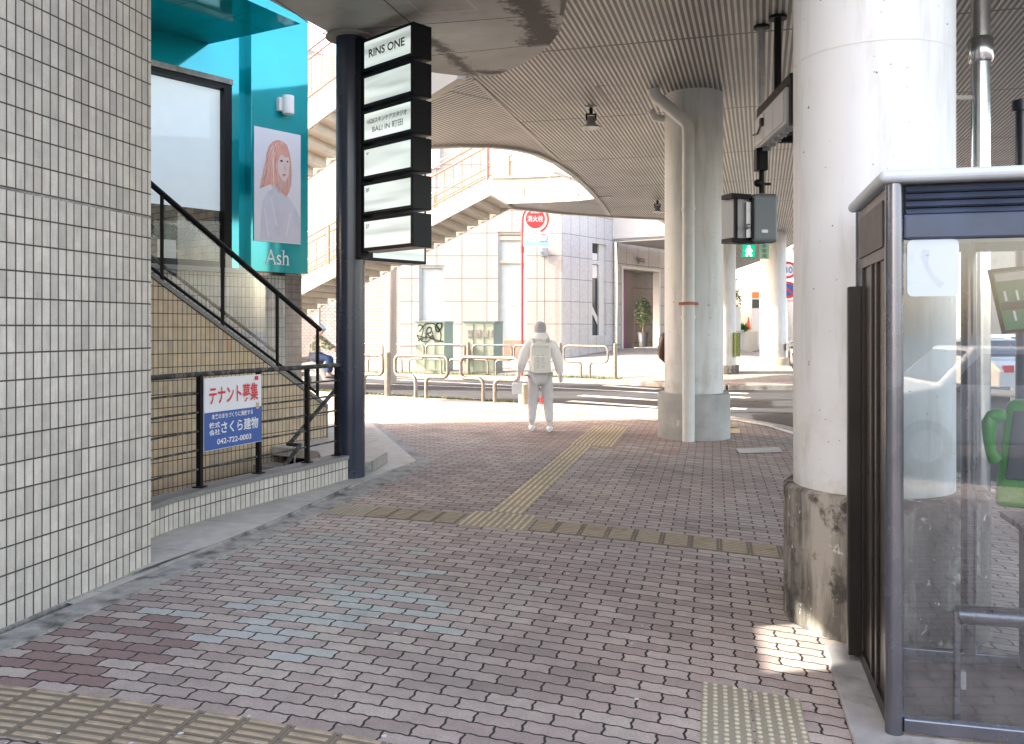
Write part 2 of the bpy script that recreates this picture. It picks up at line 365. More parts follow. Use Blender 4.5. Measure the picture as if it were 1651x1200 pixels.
M['steel_dull'] = mat('galvanised_steel', (.45, .46, .47), .42, .9, var=.2, scale=14)
M['rail_steel'] = mat('brushed_guard_rail', (.24, .22, .20), .38, .7, var=.2, scale=8, dirt=(.3, .26, .2), dscale=6, dlo=.55, dhi=.75)
M['blackmetal'] = mat('black_painted_metal', (.004, .004, .005), .5, 0, var=.3, scale=12, spec=.22)
M['railgrey'] = mat('weathered_black_rail', (.035, .034, .032), .6, 0, var=.3, scale=20, spec=.3, dirt=(.13, .125, .11), dscale=15, dlo=.5, dhi=.6)
M['navy'] = mat('navy_pillar_paint', (.022, .030, .052), .25, .0, var=.12, scale=2, spec=.6)
M['navybox'] = mat('dark_sign_frame', (.005, .006, .010), .42, var=.2, scale=4, spec=.25)
M['white_plastic'] = mat('white_plastic', (.72, .72, .7), .4, var=.05)
M['white_paint'] = mat('white_paint', (.52, .51, .49), .55, var=.06, dirt=(.42, .4, .37), dscale=1.5, dlo=.55, dhi=.8)
M['cream_paint'] = mat('cream_steel_paint', (.46, .42, .36), .5, var=.06, dirt=(.33, .29, .24), dscale=2, dlo=.55, dhi=.8)
M['salmon'] = mat('rusty_salmon_paint', (.42, .16, .10), .55, var=.15)
M['red'] = mat('red_paint', (.58, .03, .035), .4, var=.08)
M['red_letter'] = mat('red_lettering', (.60, .025, .04), .5, var=.05)
M['blue_sign'] = mat('blue_sign_paint', (.025, .09, .33), .4, var=.05)
M['sky_blue'] = mat('light_blue_print', (.25, .6, .75), .5, var=.05)
M['pink'] = mat('pink_print', (.75, .33, .36), .5, var=.05)
M['black'] = mat('black_lettering', (.012, .012, .014), .5)
M['grey_letter'] = mat('grey_lettering', (.05, .055, .055), .5)
M['signwhite'] = mat('white_sign_board', (.74, .74, .76), .35, var=.03)
M['lamp'] = None
def lightface():
    t = NT('lit_sign_face'); s = t.sep(t.uv())
    g = t.noise(t.comb(t.math('MULTIPLY', s[0], .6), t.math('MULTIPLY', s[1], 9)), 1.0, 2)
    f = t.rng(g, .3, .7, .1, .32)
    t.b.inputs['Base Color'].default_value = (.55, .60, .58, 1); t.b.inputs['Roughness'].default_value = .3
    t.b.inputs['Emission Color'].default_value = (.88, 1, .95, 1); t.put(t.b.inputs['Emission Strength'], t.math('MULTIPLY', f, .36)); return t.m
M['lightface'] = lightface()
def teal(name, rough, metal=.35):
    t = NT(name); o = t.obj(); f = t.rng(t.noise(o, 1.2, 3), .3, .7, .92, 1.06)
    t.put(t.b.inputs['Base Color'], t.mix(1.0, (.0, .34, .39, 1), t.comb(f, f, f), 'MULTIPLY'))
    t.b.inputs['Roughness'].default_value = rough; t.b.inputs['Metallic'].default_value = metal; t.b.inputs['Specular IOR Level'].default_value = .8; return t.m
M['teal'] = teal('glossy_teal_panel', .07)
M['teal_letter'] = mat('white_lettering', (.8, .82, .82), .4, var=.03)
M['glass'] = glass_mat('clear_glass', (.97, .98, .98), 0, .8)
M['glass_rail'] = glass_mat('railing_glass', (.93, .96, .95), 0, .3)
M['glass_booth'] = glass_mat('booth_glass', (.86, .90, .93), 0, 3.2, haze=.06)
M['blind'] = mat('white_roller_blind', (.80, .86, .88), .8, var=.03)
M['blind'].node_tree.nodes['Principled BSDF'].inputs['Emission Color'].default_value = (.8, .93, 1, 1); M['blind'].node_tree.nodes['Principled BSDF'].inputs['Emission Strength'].default_value = .045  # glow added to brighten the blind; no lamp stands behind it
M['ledge'] = mat('interior_dark', (.05, .05, .06), .7)
M['intbrick'] = tile_mat('interior_stone_brick', .24, .1, [(0, (.2, .19, .16)), (1, (.42, .4, .35))], (.12, .11, .1), gap=.01, offset=.5, rough=.8)
M['deck_trim'] = mat('deck_edge_paint', (.44, .43, .40), .6, var=.08, dirt=(.3, .27, .24), dscale=1.5, dlo=.55, dhi=.8)
M['deckwhite'] = mat('white_deck_fascia', (.48, .46, .41), .6, var=.06, dirt=(.4, .36, .31), dscale=1.5, dlo=.6, dhi=.85)
def ribs(name, ang, pitch, base=(.57, .555, .51)):
    t = NT(name); s = t.sep(t.geo()); a = R(ang)
    x = t.math('SUBTRACT', t.math('MULTIPLY', s[0], math.cos(a)), t.math('MULTIPLY', s[1], math.sin(a)))
    u = t.math('DIVIDE', x, pitch); fr = t.math('SUBTRACT', u, t.math('FLOOR', u))
    tri = t.math('MULTIPLY', t.math('ABSOLUTE', t.math('SUBTRACT', fr, .5)), 2)
    m = t.rng(tri, .42, .66)                                    # 1 = proud rib, 0 = groove, its shade painted as a darker base colour
    pos = t.geo()
    y = t.math('ADD', t.math('MULTIPLY', s[0], math.sin(a)), t.math('MULTIPLY', s[1], math.cos(a)))
    v = t.math('DIVIDE', y, 3.5); fy = t.math('MULTIPLY', t.math('ABSOLUTE', t.math('SUBTRACT', t.math('SUBTRACT', v, t.math('FLOOR', v)), .5)), 2)
    seam = t.rng(fy, .985, .99)
    wv = t.noise(t.comb(t.math('MULTIPLY', x, .9), t.math('MULTIPLY', y, .5)), 1.5, 5, .6)
    f = t.rng(wv, .3, .7, .82, 1.12)
    c = t.mix(1.0, (*base, 1), t.comb(f, f, f), 'MULTIPLY')
    c = t.mix(t.rng(t.noise(pos, .8, 7, .65), .52, .75, 0, .5), c, (.26, .235, .19))
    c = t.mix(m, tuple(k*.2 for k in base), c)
    c = t.mix(seam, c, (.06, .055, .05))
    t.put(t.b.inputs['Base Color'], c); t.b.inputs['Roughness'].default_value = .42; t.b.inputs['Metallic'].default_value = .15
    t.bump(m, .8, .02); return t.m
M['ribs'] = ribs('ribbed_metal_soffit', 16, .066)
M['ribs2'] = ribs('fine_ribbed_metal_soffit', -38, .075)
def slabmat():
    t = NT('stained_concrete_soffit'); pos = t.geo(); s = t.sep(pos)
    f = t.rng(t.noise(pos, 1.6, 7, .6), .3, .7, .8, 1.12)
    c = t.mix(1.0, (.44, .43, .40, 1), t.comb(f, f, f), 'MULTIPLY')
    c = t.mix(t.rng(t.noise(pos, 2.3, 7, .6), .58, .7, 0, .6), c, (.32, .27, .21))
    # mould running along two leaks
    def leak(a, b, wd, amt):
        ax, ay = a; bx, by = b; L = math.hypot(bx-ax, by-ay); dx, dy = (bx-ax)/L, (by-ay)/L
        rx = t.math('SUBTRACT', s[0], ax); ry = t.math('SUBTRACT', s[1], ay)
        al = t.math('ADD', t.math('MULTIPLY', rx, dx), t.math('MULTIPLY', ry, dy))
        ac = t.math('ABSOLUTE', t.math('SUBTRACT', t.math('MULTIPLY', rx, dy), t.math('MULTIPLY', ry, dx)))
        near = t.math('MULTIPLY', t.rng(ac, 0, wd, 1, 0), t.math('MULTIPLY', t.rng(al, -.1, .15), t.rng(al, L-.15, L+.15, 1, 0)))
        k = t.math('ADD', t.math('MULTIPLY', near, amt), t.math('MULTIPLY', t.math('SUBTRACT', t.noise(pos, 7, 12, .85), .5), 1.9))
        return t.math('MULTIPLY', t.rng(k, .30, .52), t.math('GREATER_THAN', near, .01))
    c = t.mix(leak((.05, 7.9), (.42, 9.5), .38, .75), c, (.022, .02, .016))
    c = t.mix(leak((.08, 9.5), (.5, 9.2), .32, .7), c, (.022, .02, .016))
    c = t.mix(leak((-.9, 9.2), (-.45, 10.7), .24, .6), c, (.045, .04, .033))
    c = t.mix(leak((-.5, 10.5), (.1, 10.5), .22, .6), c, (.045, .04, .033))
    t.put(t.b.inputs['Base Color'], c); t.b.inputs['Roughness'].default_value = .6; t.bump(t.noise(pos, 25, 5), .1, .01); return t.m
M['slab'] = slabmat()
M['booth_frame'] = mat('booth_grey_frame', (.08, .085, .11), .3, .6, var=.12, scale=5)
M['booth_steel'] = mat('booth_steel', (.19, .195, .225), .26, .85, var=.12, scale=6, dirt=(.2, .2, .22), dscale=9, dlo=.62, dhi=.8)
M['booth_blue'] = mat('booth_blue_louvre', (.05, .066, .105), .35, .3, var=.15, scale=6)
M['booth_roof'] = mat('booth_roof', (.48, .53, .57), .45, .1, var=.08, scale=4, dirt=(.32, .33, .33), dscale=3, dlo=.55, dhi=.75)
M['booth_dark'] = mat('booth_bronze_door', (.014, .011, .009), .35, .2, var=.2, scale=5)
M['phonegreen'] = mat('phone_green', (.008, .22, .014), .3, var=.04, spec=.3)
M['green_dark'] = mat('dark_green_print', (.02, .16, .07), .5)
M['orange'] = mat('orange_display', (.75, .25, .05), .5)
M['yellow'] = mat('yellow_reflector', (.8, .5, .02), .4)
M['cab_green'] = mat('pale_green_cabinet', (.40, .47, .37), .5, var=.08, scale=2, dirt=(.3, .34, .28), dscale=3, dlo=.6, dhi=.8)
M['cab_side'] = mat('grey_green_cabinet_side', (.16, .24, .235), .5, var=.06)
M['graffiti'] = mat('faded_black_spray', (.10, .11, .09), .8, var=.3, scale=8)
M['sigbox'] = mat('signal_box_grey', (.17, .20, .215), .45, .1, var=.06)
M['sigwhite'] = mat('signal_housing_white', (.55, .56, .56), .45, var=.05)
M['green_on'] = emit_mat('lit_green_lens', (.0, .55, .26), .12)
M['green_led'] = emit_mat('lit_green_signal_lens', (.0, 1.0, .6), 6)
M['white_on'] = emit_mat('lit_white_figure', (.85, 1, .95), 1.0)
M['leaf'] = mat('glossy_leaf', (.05, .10, .035), .5, var=.5, scale=12)
M['bark'] = mat('bark', (.18, .13, .09), .8)
M['pot'] = mat('dark_pot', (.04, .042, .048), .5)
M['door_dark'] = mat('dark_entrance_wood', (.05, .014, .016), .4)
M['magenta'] = mat('magenta_banner', (.13, .008, .09), .5)
M['entry_wall'] = tile_mat('entrance_stone_wall', 3.0, .9, [(0, (.30, .28, .26)), (1, (.34, .32, .3))], (.1, .09, .08), gap=.02, soft=.01, rough=.5, bump=.2, dirtamt=0)
M['skin'] = mat('skin', (.52, .33, .25), .5, var=.04)
M['skin_pale'] = mat('faded_skin', (.70, .66, .64), .6, var=.03)
M['white_cloth'] = mat('white_jacket', (.92, .92, .92), .85, var=.02, scale=14, bump=1.0, bscale=9)
M['grey_cloth'] = mat('pale_grey_trousers', (.66, .66, .67), .85, var=.04, scale=14, bump=1.0, bscale=9)
M['cap_cloth'] = mat('grey_hair_cap', (.42, .42, .43), .85, var=.05)
M['pack_cloth'] = mat('ivory_backpack', (.80, .80, .73), .75, var=.03, scale=14, bump=.3, bscale=12)
M['pack_grey'] = mat('backpack_grey_print', (.50, .50, .47), .8)
M['hair_brown'] = mat('brown_hair', (.05, .024, .016), .45, var=.4, scale=40)
M['camo'] = None
def camo():
    t = NT('camouflage_cloth'); n = t.noise(t.obj(), 9, 3, .6)
    c = t.ramp(n, [(0, (.10, .11, .06)), (.42, (.18, .19, .10)), (.5, (.42, .42, .3)), (.58, (.06, .06, .045)), (1, (.3, .3, .2))]); 
    t.t.nodes[-1].color_ramp.interpolation = 'CONSTANT' if t.t.nodes[-1].bl_idname == 'ShaderNodeValToRGB' else None
    t.put(t.b.inputs['Base Color'], c); t.b.inputs['Roughness'].default_value = .85; return t.m
M['camo'] = camo()
M['jeans'] = mat('blue_jeans', (.03, .06, .15), .85, var=.15, scale=20)
M['helmet'] = mat('pale_blue_helmet', (.4, .5, .66), .25, var=.05)
M['cone_red'] = mat('red_cone', (.75, .06, .05), .5)
M['carwhite'] = mat('white_car_paint', (.72, .73, .74), .2, .0, var=.02, spec=.7)
M['tyre'] = mat('tyre_rubber', (.02, .02, .02), .8)
M['hair_salmon'] = mat('printed_salmon_hair', (.70, .36, .28), .5, var=.12, scale=5)
M['face_print'] = mat('printed_face', (.78, .62, .57), .5, var=.03)
M['shirt_print'] = mat('printed_shirt', (.66, .65, .72), .5, var=.05, scale=5, dirt=(.56, .55, .63), dscale=4, dlo=.5, dhi=.8)
M['poster_bg'] = mat('printed_poster', (.78, .77, .81), .4, var=.02)
# =====================================================================
# GROUND, ROADS, PAVEMENTS
# =====================================================================
def sheet(name, outer, m, z, hole=None):
    bm = bmesh.new(); es = []
    for loop in [outer]+([hole] if hole else []):
        vs = [bm.verts.new((p[0], p[1], p[2] if len(p) > 2 else z)) for p in loop]
        es += [bm.edges.new((vs[i], vs[(i+1) % len(vs)])) for i in range(len(vs))]
    bmesh.ops.triangle_fill(bm, use_beauty=True, use_dissolve=False, edges=es)
    bmesh.ops.recalc_face_normals(bm, faces=bm.faces)
    for f in bm.faces:
        if f.normal.z < 0: f.normal_flip()
    b = MB(); b.add([v.co.copy() for v in bm.verts], [[v.index for v in f.verts] for f in bm.faces] if not bm.verts.index_update() else [])
    bm.free(); o = b.build(name, m); return struct(o)
WELL = [(-2.72, 5.6), (-2.80, 6.6), (-2.40, 7.75), (-2.13, 8.35), (-1.95, 8.85), (-2.33, 10.40), (-3.19, 10.95), (-4.35, 8.45), (-5.2, 6.6), (-4.6, 5.3)]
sheet('road', [(-400, -200), (400, -200), (400, 800), (-400, 800)], M['asphalt'], -.10, WELL)
# near pavement (raised), its paver field and the strips along the buildings
KERB = [(-14, 29.0), (-9, 25.4), (-5.8, 23.0), (-3.55, 21.3), (.19, 18.75), (2.83, 17.0), (3.9, 15.5), (4.35, 14.2), (4.45, 12.6), (4.6, 10.5), (5.0, 7.5), (5.4, 4), (5.8, -3)]
OUTL = [(-3.6, -3), (-2.95, 2.5), (-2.52, 4.27), (-2.34, 4.96), (-2.04, 6.02), (-1.82, 6.79), (-.96, 10.3), (-2.6, 15.8)]
INL = [(-4.0, -3), (-3.1, 2.5), (-2.72, 4.27), (-2.54, 4.96), (-2.33, 5.75), (-2.12, 6.44), (-1.92, 7.16), (-1.57, 8.85), (-1.13, 10.3), (-2.72, 15.8)]
near = KERB[::-1]+[(-14, 15.9)]+OUTL[::-1]
def skirt(line, z0, z1, wd, m, name, parent=None):      # kerb of real section following a line, wd to its left
    b = MB()
    for i in range(len(line)-1): b.slab(line[i], line[i+1], wd, z0, z1)
    return b.build(name, m, parent, bevel=.012)
o = sheet('pavement', near, M['paver'], 0.0)
def off(line, d):
    out = []
    for i, p in enumerate(line):
        a = Vector(line[max(i-1, 0)]); c = Vector(line[min(i+1, len(line)-1)]); t = (c-a).normalized(); out.append((p[0]-t.y*d, p[1]+t.x*d))
    return out
struct(skirt(KERB, -.3, .012, .17, M['kerbstone'], 'kerb'))
# gutter, and pale slab paving along the kerb
o = struct(MB().build('gutter', M['kerb_edge'])) if False else None
g = off(KERB, .17)
def ribbon(name, a, b, m, z):
    return sheet(name, list(a)+list(b)[::-1], m, z)
ribbon('gutter', g, off(KERB, .62), M['slabpave'], -.092)
ribbon('kerbside_paving', [(-14, 29.0), (-9, 25.4), (-5.8, 23.0), (-3.55, 21.3), (.19, 18.75), (.9, 18.2)], [(-14, 17.0), (-9, 17.0), (-5.8, 17.0), (-3.4, 16.9), (-.4, 16.6), (.9, 16.2)], M['slabpave'], .004)
# strip of concrete between pavers and buildings, granite platform
st = MB(); st.prism([Vector(p) for p in OUTL[:7]]+[Vector(p) for p in INL[:9]][::-1], -.05, .012); struct(st.build('concrete_edge_strip', M['kerb_edge']))
st = MB(); st.prism([(-.96, 10.3), (-2.6, 15.8), (-2.72, 15.8), (-1.13, 10.3)], -.05, .014); struct(st.build('concrete_edge_strip', M['kerbstone']))
sheet('granite_platform', [(-1.13, 10.3), (-2.72, 15.8), (-14, 15.9), (-14, 12.5), (-4.3, 12.4), (-4.35, 8.45), (-3.19, 10.95), (-2.33, 10.40), (-1.95, 8.85), (-2.13, 8.35), (-2.40, 7.75), (-2.80, 6.6), (-2.72, 5.6), (-2.44, 5.6), (-2.14, 6.42), (-1.94, 7.16), (-1.59, 8.85)], M['platform'], .03)
struct(MB().slab(INL[5], INL[6], .012, -.02, .032).slab(INL[6], INL[7], .012, -.02, .032).slab(INL[7], INL[8], .012, -.02, .032).slab(INL[4], INL[5], .012, -.02, .032).build('platform_edge', M['kerb_edge']))
# raised granite landing at the head of the basement stair
ld = [(-1.56, 9.55), (-1.50, 10.25), (-2.05, 12.9), (-3.3, 13.0), (-3.19, 10.97), (-2.33, 10.42), (-1.97, 9.25)]
struct(MB().prism(ld, .02, .13).build('stair_landing', M['platform'], bevel=.006))
struct(MB().slab((-1.56, 9.553), (-1.50, 10.25), -.03, .02, .135).slab((-1.56, 9.55), (-1.97, 9.25), .03, .02, .135).build('landing_edge', M['granite_dirty']))
sheet('concrete_fill', [(-2.95, 5.2), (-2.5, 5.0), (-2.33, 5.75), (-2.11, 6.46), (-2.5, 6.62), (-2.76, 5.9)], M['platform'], .008)
# basement stair in the well
bs = MB()
for k in range(9):
    a = Vector((-3.19, 10.95))-Vector((.45, .89))*.30*k; c = Vector((-2.33, 10.40))-Vector((.45, .89))*.30*k
    d = Vector((-.45, -.89))*.30
    bs.prism([a, c, c+d, a+d], -2.4, -.06-.17*k)
struct(bs.build('basement_stair', M['granite_dirty']))
struct(MB().prism([(-7, 4), (-1.6, 4), (-1.6, 9.5), (-7, 9.5)], -2.6, -2.4).build('basement_floor', M['concrete']))
# far pavement rises towards the buildings
FK = [(-30, 56), (-6.2, 31.3), (-3.0, 29.6), (.4, 28.2), (3.3, 26.4), (4.9, 25.0), (6.0, 24.2), (8.1, 24.2), (10.2, 24.6), (11.6, 28), (12.6, 40), (14, 90)]
def rise(x, y): return .03
far = [(p[0], p[1], .03) for p in FK]
FP = [(-30, 58, .15), (-6.5, 34.3, .42), (2.2, 34.3, .45), (4.6, 37.4, .72), (8.2, 41.6, .85), (11.0, 60, .9), (12, 90, .9)]
b = MB(); n = len(FK)
def lerpline(line, k, n):
    L = [0]
    for i in range(1, len(line)): L.append(L[-1]+(Vector(line[i])-Vector(line[i-1])).length)
    t = L[-1]*k/n
    for i in range(1, len(line)):
        if L[i] >= t-1e-6: f = (t-L[i-1])/(L[i]-L[i-1]); return Vector(line[i-1]).lerp(Vector(line[i]), f)
    return Vector(line[-1])
front = [Vector((p[0], p[1], .03)) for p in FK]
back = [Vector((-30, 58, .15)), Vector((-6.5, 34.3, .42)), Vector((-3, 34.3, .43)), Vector((.3, 34.3, .44)), Vector((2.2, 34.3, .45)), Vector((3.4, 35.9, .6)), Vector((4.6, 37.4, .72)), Vector((7.0, 40.2, .8)), Vector((8.4, 41.9, .85)), Vector((10.4, 46, .87)), Vector((11.3, 56, .9)), Vector((13, 92, 1.0))]
b.add(front+back, [(i, i+1, n+i+1, n+i) for i in range(n-1)])
fp = b.build('far_pavement', M['slabpave']); struct(fp)
for p in fp.data.polygons:
    if p.normal.z < 0: p.flip()
struct(skirt([(p[0], p[1]) for p in FK], -.3, .04, -.15, M['kerbstone'], 'kerb'))
ribbon('brick_crossing_apron', [(4.2, 25.75, .05), (4.9, 25.2, .05), (6.0, 24.4, .05), (8.1, 24.4, .05), (10.1, 24.8, .05)], [(4.9, 28.5, .17), (5.8, 31, .29), (7, 33, .39), (9.0, 34, .40), (11.6, 34.0, .33)], M['brickpave'], .04)
# grass along the kerbs
def grass(name, line, wd, z, n, hh=.07):
    b = MB()
    for i in range(len(line)-1):
        a = Vector(line[i]); c = Vector(line[i+1]); L = (c-a).length; d = (c-a)/L; nn = Vector((-d.y, d.x))
        for _ in range(int(n*L)):
            p = a+d*random.uniform(0, L)+nn*random.uniform(0, wd); q = Vector((p.x, p.y, z)); ang = random.uniform(0, 3.14); s = random.uniform(.01, .03); h = random.uniform(.3, 1)*hh
            t = Vector((math.cos(ang), math.sin(ang), 0))*s; tip = q+Vector((random.uniform(-.03, .03), random.uniform(-.03, .03), h))
            b.add([q-t, q+t, tip], [(0, 1, 2)])
    o = b.build(name, M['moss']); struct(o, 'stuff'); o['label'] = 'mossy green grass tufts growing along the kerb'; return o
grass('kerb_grass', [(-9, 25.2), (-5.8, 22.85), (-3.55, 21.15), (.19, 18.6)], .10, .005, 260, .05)
grass('kerb_grass', [(-6.2, 31.5), (-3.0, 29.8), (.4, 28.4), (3.3, 26.6)], .5, .04, 260, .07)
ribbon('mossy_verge', [(-6.2, 31.4, .045), (-3.0, 29.7, .045), (.4, 28.3, .045), (3.3, 26.5, .045)], [(-6.0, 32.0, .075), (-2.8, 30.3, .075), (.65, 28.85, .07), (3.4, 27.0, .06)], M['moss'], .05)
# road markings
mk = MB()
def stripe(a, c, wd, z=-.094):
    a = Vector(a); c = Vector(c); d = (c-a).normalized(); nn = Vector((-d.y, d.x))*wd/2
    mk.add([(p.x, p.y, z) for p in (a-nn, c-nn, c+nn, a+nn)], [(0, 1, 2, 3)])
def Gr(px, py): p = G(px, py, -.1); return (p.x, p.y)
stripe(Gr(470, 604), Gr(1062, 634), .15); stripe(Gr(560, 618), Gr(830, 627), .12)
for (a, c) in (((936, 638), (1062, 646)), ((918, 647), (1062, 657)), ((975, 622), (1062, 628)), ((1170, 626), (1206, 628)), ((1172, 634), (1206, 635)), ((1172, 640), (1206, 642)), ((1178, 659), (1203, 660))):
    stripe(Gr(*a), Gr(*c), .34)
struct(mk.build('road_markings', M['roadwhite']))
mk = MB(); L2 = off(KERB[5:], .0); L2b = off(KERB[5:], -.10)
b = MB()
struct(ribbon('white_edge_line', off(KERB[5:], -.08), off(KERB[5:], -.20), M['roadwhite'], .012))
# tactile paving: real bars and domes on the blocks
def tact(name, u0, v0, nu, nv, sz, kind, m, thick=.006, along='u', gap=.006, lab=None):
    b = MB(); z0 = .0035
    def quad(ua, va, ub, vb, za, zb, ins=0):
        c = [W(ua, va), W(ub, va), W(ub, vb), W(ua, vb)]
        ci = [W(ua+ins, va+ins), W(ub-ins, va+ins), W(ub-ins, vb-ins), W(ua+ins, vb-ins)]
        b.add([(p[0], p[1], za) for p in c]+[(p[0], p[1], zb) for p in ci], [(4, 5, 6, 7), (0, 1, 5, 4), (1, 2, 6, 5), (2, 3, 7, 6), (3, 0, 4, 7)])
    for i in range(nu):
        for j in range(nv):
            ua = u0+i*sz; va = v0+j*sz
            quad(ua+gap/2, va+gap/2, ua+sz-gap/2, va+sz-gap/2, -.01, z0, .001)
            if kind == 'bar':
                k = 4 if sz < .25 else 5
                for q in range(k):
                    w_ = sz/k
                    if along == 'u': quad(ua+.02, va+w_*q+w_*.28, ua+sz-.02, va+w_*q+w_*.76, z0, z0+thick, .004)
                    else: quad(ua+w_*q+w_*.28, va+.02, ua+w_*q+w_*.76, va+sz-.02, z0, z0+thick, .004)
            else:
                k = 5
                for q in range(k):
                    for r_ in range(k):
                        cx, cy = W(ua+sz*(q+.5)/k, va+sz*(r_+.5)/k); rr = sz/k*.3; ring = [(math.cos(t), math.sin(t)) for t in (math.pi*2*h/8 for h in range(8))]
                        b.add([(cx+rr*c_, cy+rr*s_, z0) for c_, s_ in ring]+[(cx+rr*.6*c_, cy+rr*.6*s_, z0+thick) for c_, s_ in ring], [tuple(range(8, 16))]+[(h, (h+1) % 8, (h+1) % 8+8, h+8) for h in range(8)])
    return struct(b.build(name, m))
def UVp(px, py):
    p = G(px, py); return PC*p.x-PS*p.y, p.y+PA*p.x+PB*p.x**2
# block pattern along the front edge, the cross strip, dome patches and the long guiding line
tact('tactile_bar_paving', UVp(0, 1112)[0]-.9, 2.745, 16, 2, .212, 'bar', M['tact_old'])
tact('tactile_dome_paving', UVp(1130, 1099)[0], 4.317-.212*5, 2, 5, .212, 'dome', M['tact_pale'], .006)
ua = UVp(530, 820)[0]; ub = UVp(716, 850)[0]
tact('tactile_dome_paving', ua, 6.93, 2, 2, .212, 'dome', M['tact_pale'], .004)
tact('tactile_bar_paving', ua+.424, 6.93, int((ub-ua-.424)/.212)+1, 2, .212, 'bar', M['tact_old'])
uc = ua+.424+(int((ub-ua-.424)/.212)+1)*.212
tact('tactile_dome_paving', uc+.02, 6.90, 2, 2, .29, 'dome', M['tact_new'], .006)
tact('tactile_bar_paving', uc+.62, 6.93, 12, 2, .212, 'bar', M['tact_old'])
u_l = (UVp(778, 829)[0]+UVp(932, 712)[0])/2
tact('tactile_bar_paving', u_l, 7.50, 1, 16, .30, 'bar', M['tact_new'], .006, 'v')
tact('tactile_bar_paving', u_l-.02, 12.31, 2, 9, .30, 'bar', M['tact_new'], .006, 'v')
ribbon('tactile_kerb_strip', [(-6, 17.0), (-2.7, 16.9), (-.2, 17.0), (1.09, 17.1), (2.0, 16.1), (3.35, 14.9), (3.7, 14.0)], [(-6, 16.5), (-2.8, 16.4), (-.2, 16.5), (.9, 16.5), (1.6, 15.9), (2.75, 14.6), (3.2, 13.6)], tile_mat('tactile_kerb_tiles', .3, .3, [(0, (.44, .38, .24)), (1, (.52, .46, .32))], (.25, .22, .16), gap=.02, rough=.8, dirtamt=.5), .008)
def tilepatch(pts, m, z=.008, name='pale_pavement_patch'):
    return struct(MB().add([(G(*p).x, G(*p).y, z) for p in pts], [tuple(range(len(pts)))[::-1]]).build(name, m))
gm = MB()
for k in range(46):
    gx, gy = (random.uniform(-2.0, 1.5), random.uniform(3.3, 9)) if k > 7 else (-2.1+.16*k, 3.25+.08*(k % 3)); rr = random.uniform(.006, .014)
    gm.add([(gx+rr*random.uniform(.7, 1.1)*math.cos(a), gy+rr*random.uniform(.7, 1.1)*math.sin(a), .0115 if k < 8 else .002) for a in (q*.785 for q in range(8))], [tuple(range(8))])
go_ = struct(gm.build('chewing_gum_spots', mat('old_chewing_gum', (.6, .58, .54), .8)), 'stuff'); go_['label'] = 'small pale chewing gum spots scattered on the pavers'
tilepatch([(1186, 724), (1256, 722), (1262, 730), (1192, 732)], M['white_paint'])
tilepatch([(1176, 690), (1193, 690), (1193, 700), (1176, 699)], M['tact_new'], name='tactile_dome_paving')
# joint strip along the right edge of the pavers, with the plinth of the booth
# =====================================================================
# LEFT BUILDING: tiled wall
# =====================================================================
wdir = Vector((math.sin(R(12.2)), math.cos(R(12.2)))); wc = Vector((-2.42, 5.82)); wn0 = wc-wdir*1.78; wfar = wc-wdir*9.0; wo = wc-wdir*2.62
t = thing('building', 'tall building wall of narrow pale tiles at the left edge, behind the concrete kerb', 'building', (wc.x, wc.y, 0))
b = MB(); b.slab(wn0, wc, .55, .02, 2.335); b.slab(wn0, wc, .55, 2.347, 9.0); b.slab(wfar, wo, .55, .02, 9.0); b.slab(wo, wn0, .549, .02, 3.02); b.slab(wo, wn0, .548, 3.72, 9.0)  # unseen run of wall shades the foreground; slot added for a sun patch
b.slab((-2.99, 5.70), (-9.6, 6.4), -.4, .02, 9.0)  # unseen wing wall added to block sun through the stair gap
b.build('tiled_wall', M['tile'], t)
MB().slab(wn0+wdir*.004, wc-wdir*.004, .54, 2.335, 2.347).build('wall_joint', M['granite_dirty'], t)
MB().slab(wn0-wdir*.0, wc+wdir*.02, .56, -.05, .02).build('plinth', M['granite_dirty'], t)
# =====================================================================
# low tiled wall with railing and the letting sign
# =====================================================================
LW = [(-2.86, 5.72), (-2.72, 6.35), (-2.64, 6.79), (-2.45, 7.30), (-2.23, 7.84), (-1.97, 8.39), (-1.74, 8.95), (-1.70, 9.04)]
def strip_wall(b, line, d0, d1, z0, z1):             # continuous wall section along a line between offsets d0 and d1 (left)
    A = off(line, d0); B = off(line, d1); n = len(line)
    vs = [(p[0], p[1], z0) for p in A]+[(p[0], p[1], z1) for p in A]+[(p[0], p[1], z0) for p in B]+[(p[0], p[1], z1) for p in B]
    fs = []
    for i in range(n-1):
        fs += [(i, i+1, n+i+1, n+i), (n+i, n+i+1, 3*n+i+1, 3*n+i), (3*n+i, 3*n+i+1, 2*n+i+1, 2*n+i), (2*n+i, 2*n+i+1, i+1, i)]
    fs += [(0, n, 3*n, 2*n), (n-1, 2*n-1, 4*n-1, 3*n-1)[::-1]]
    b.add(vs, fs)
t = thing('low_wall', 'low curved parapet wall of pale tiles with granite coping around the basement stair', 'wall', (-2.23, 7.84, 0))
b = MB(); strip_wall(b, LW, .01, .17, -2.4, .238); wl = b.build('tiled_wall', M['tile'], t)
uvl = wl.data.uv_layers[0]                           # run the tile pattern continuously round the bend
for p in wl.data.polygons:
    if abs(p.normal.z) < .5:
        for li in p.loop_indices:
            co = wl.data.vertices[wl.data.loops[li].vertex_index].co+Vector((-2.23, 7.84, 0)); uvl.data[li].uv = (co.y*1.085, co.z-.001-.002)
b = MB(); strip_wall(b, LW, -.01, .20, .238, .280); b.build('coping', M['granite'], t, bevel=.008)
t = thing('handrail_fence', 'weathered black metal railing standing on the low tiled parapet', 'railing', (-2.3, 7.84, .28))
fl = off(LW, .11)
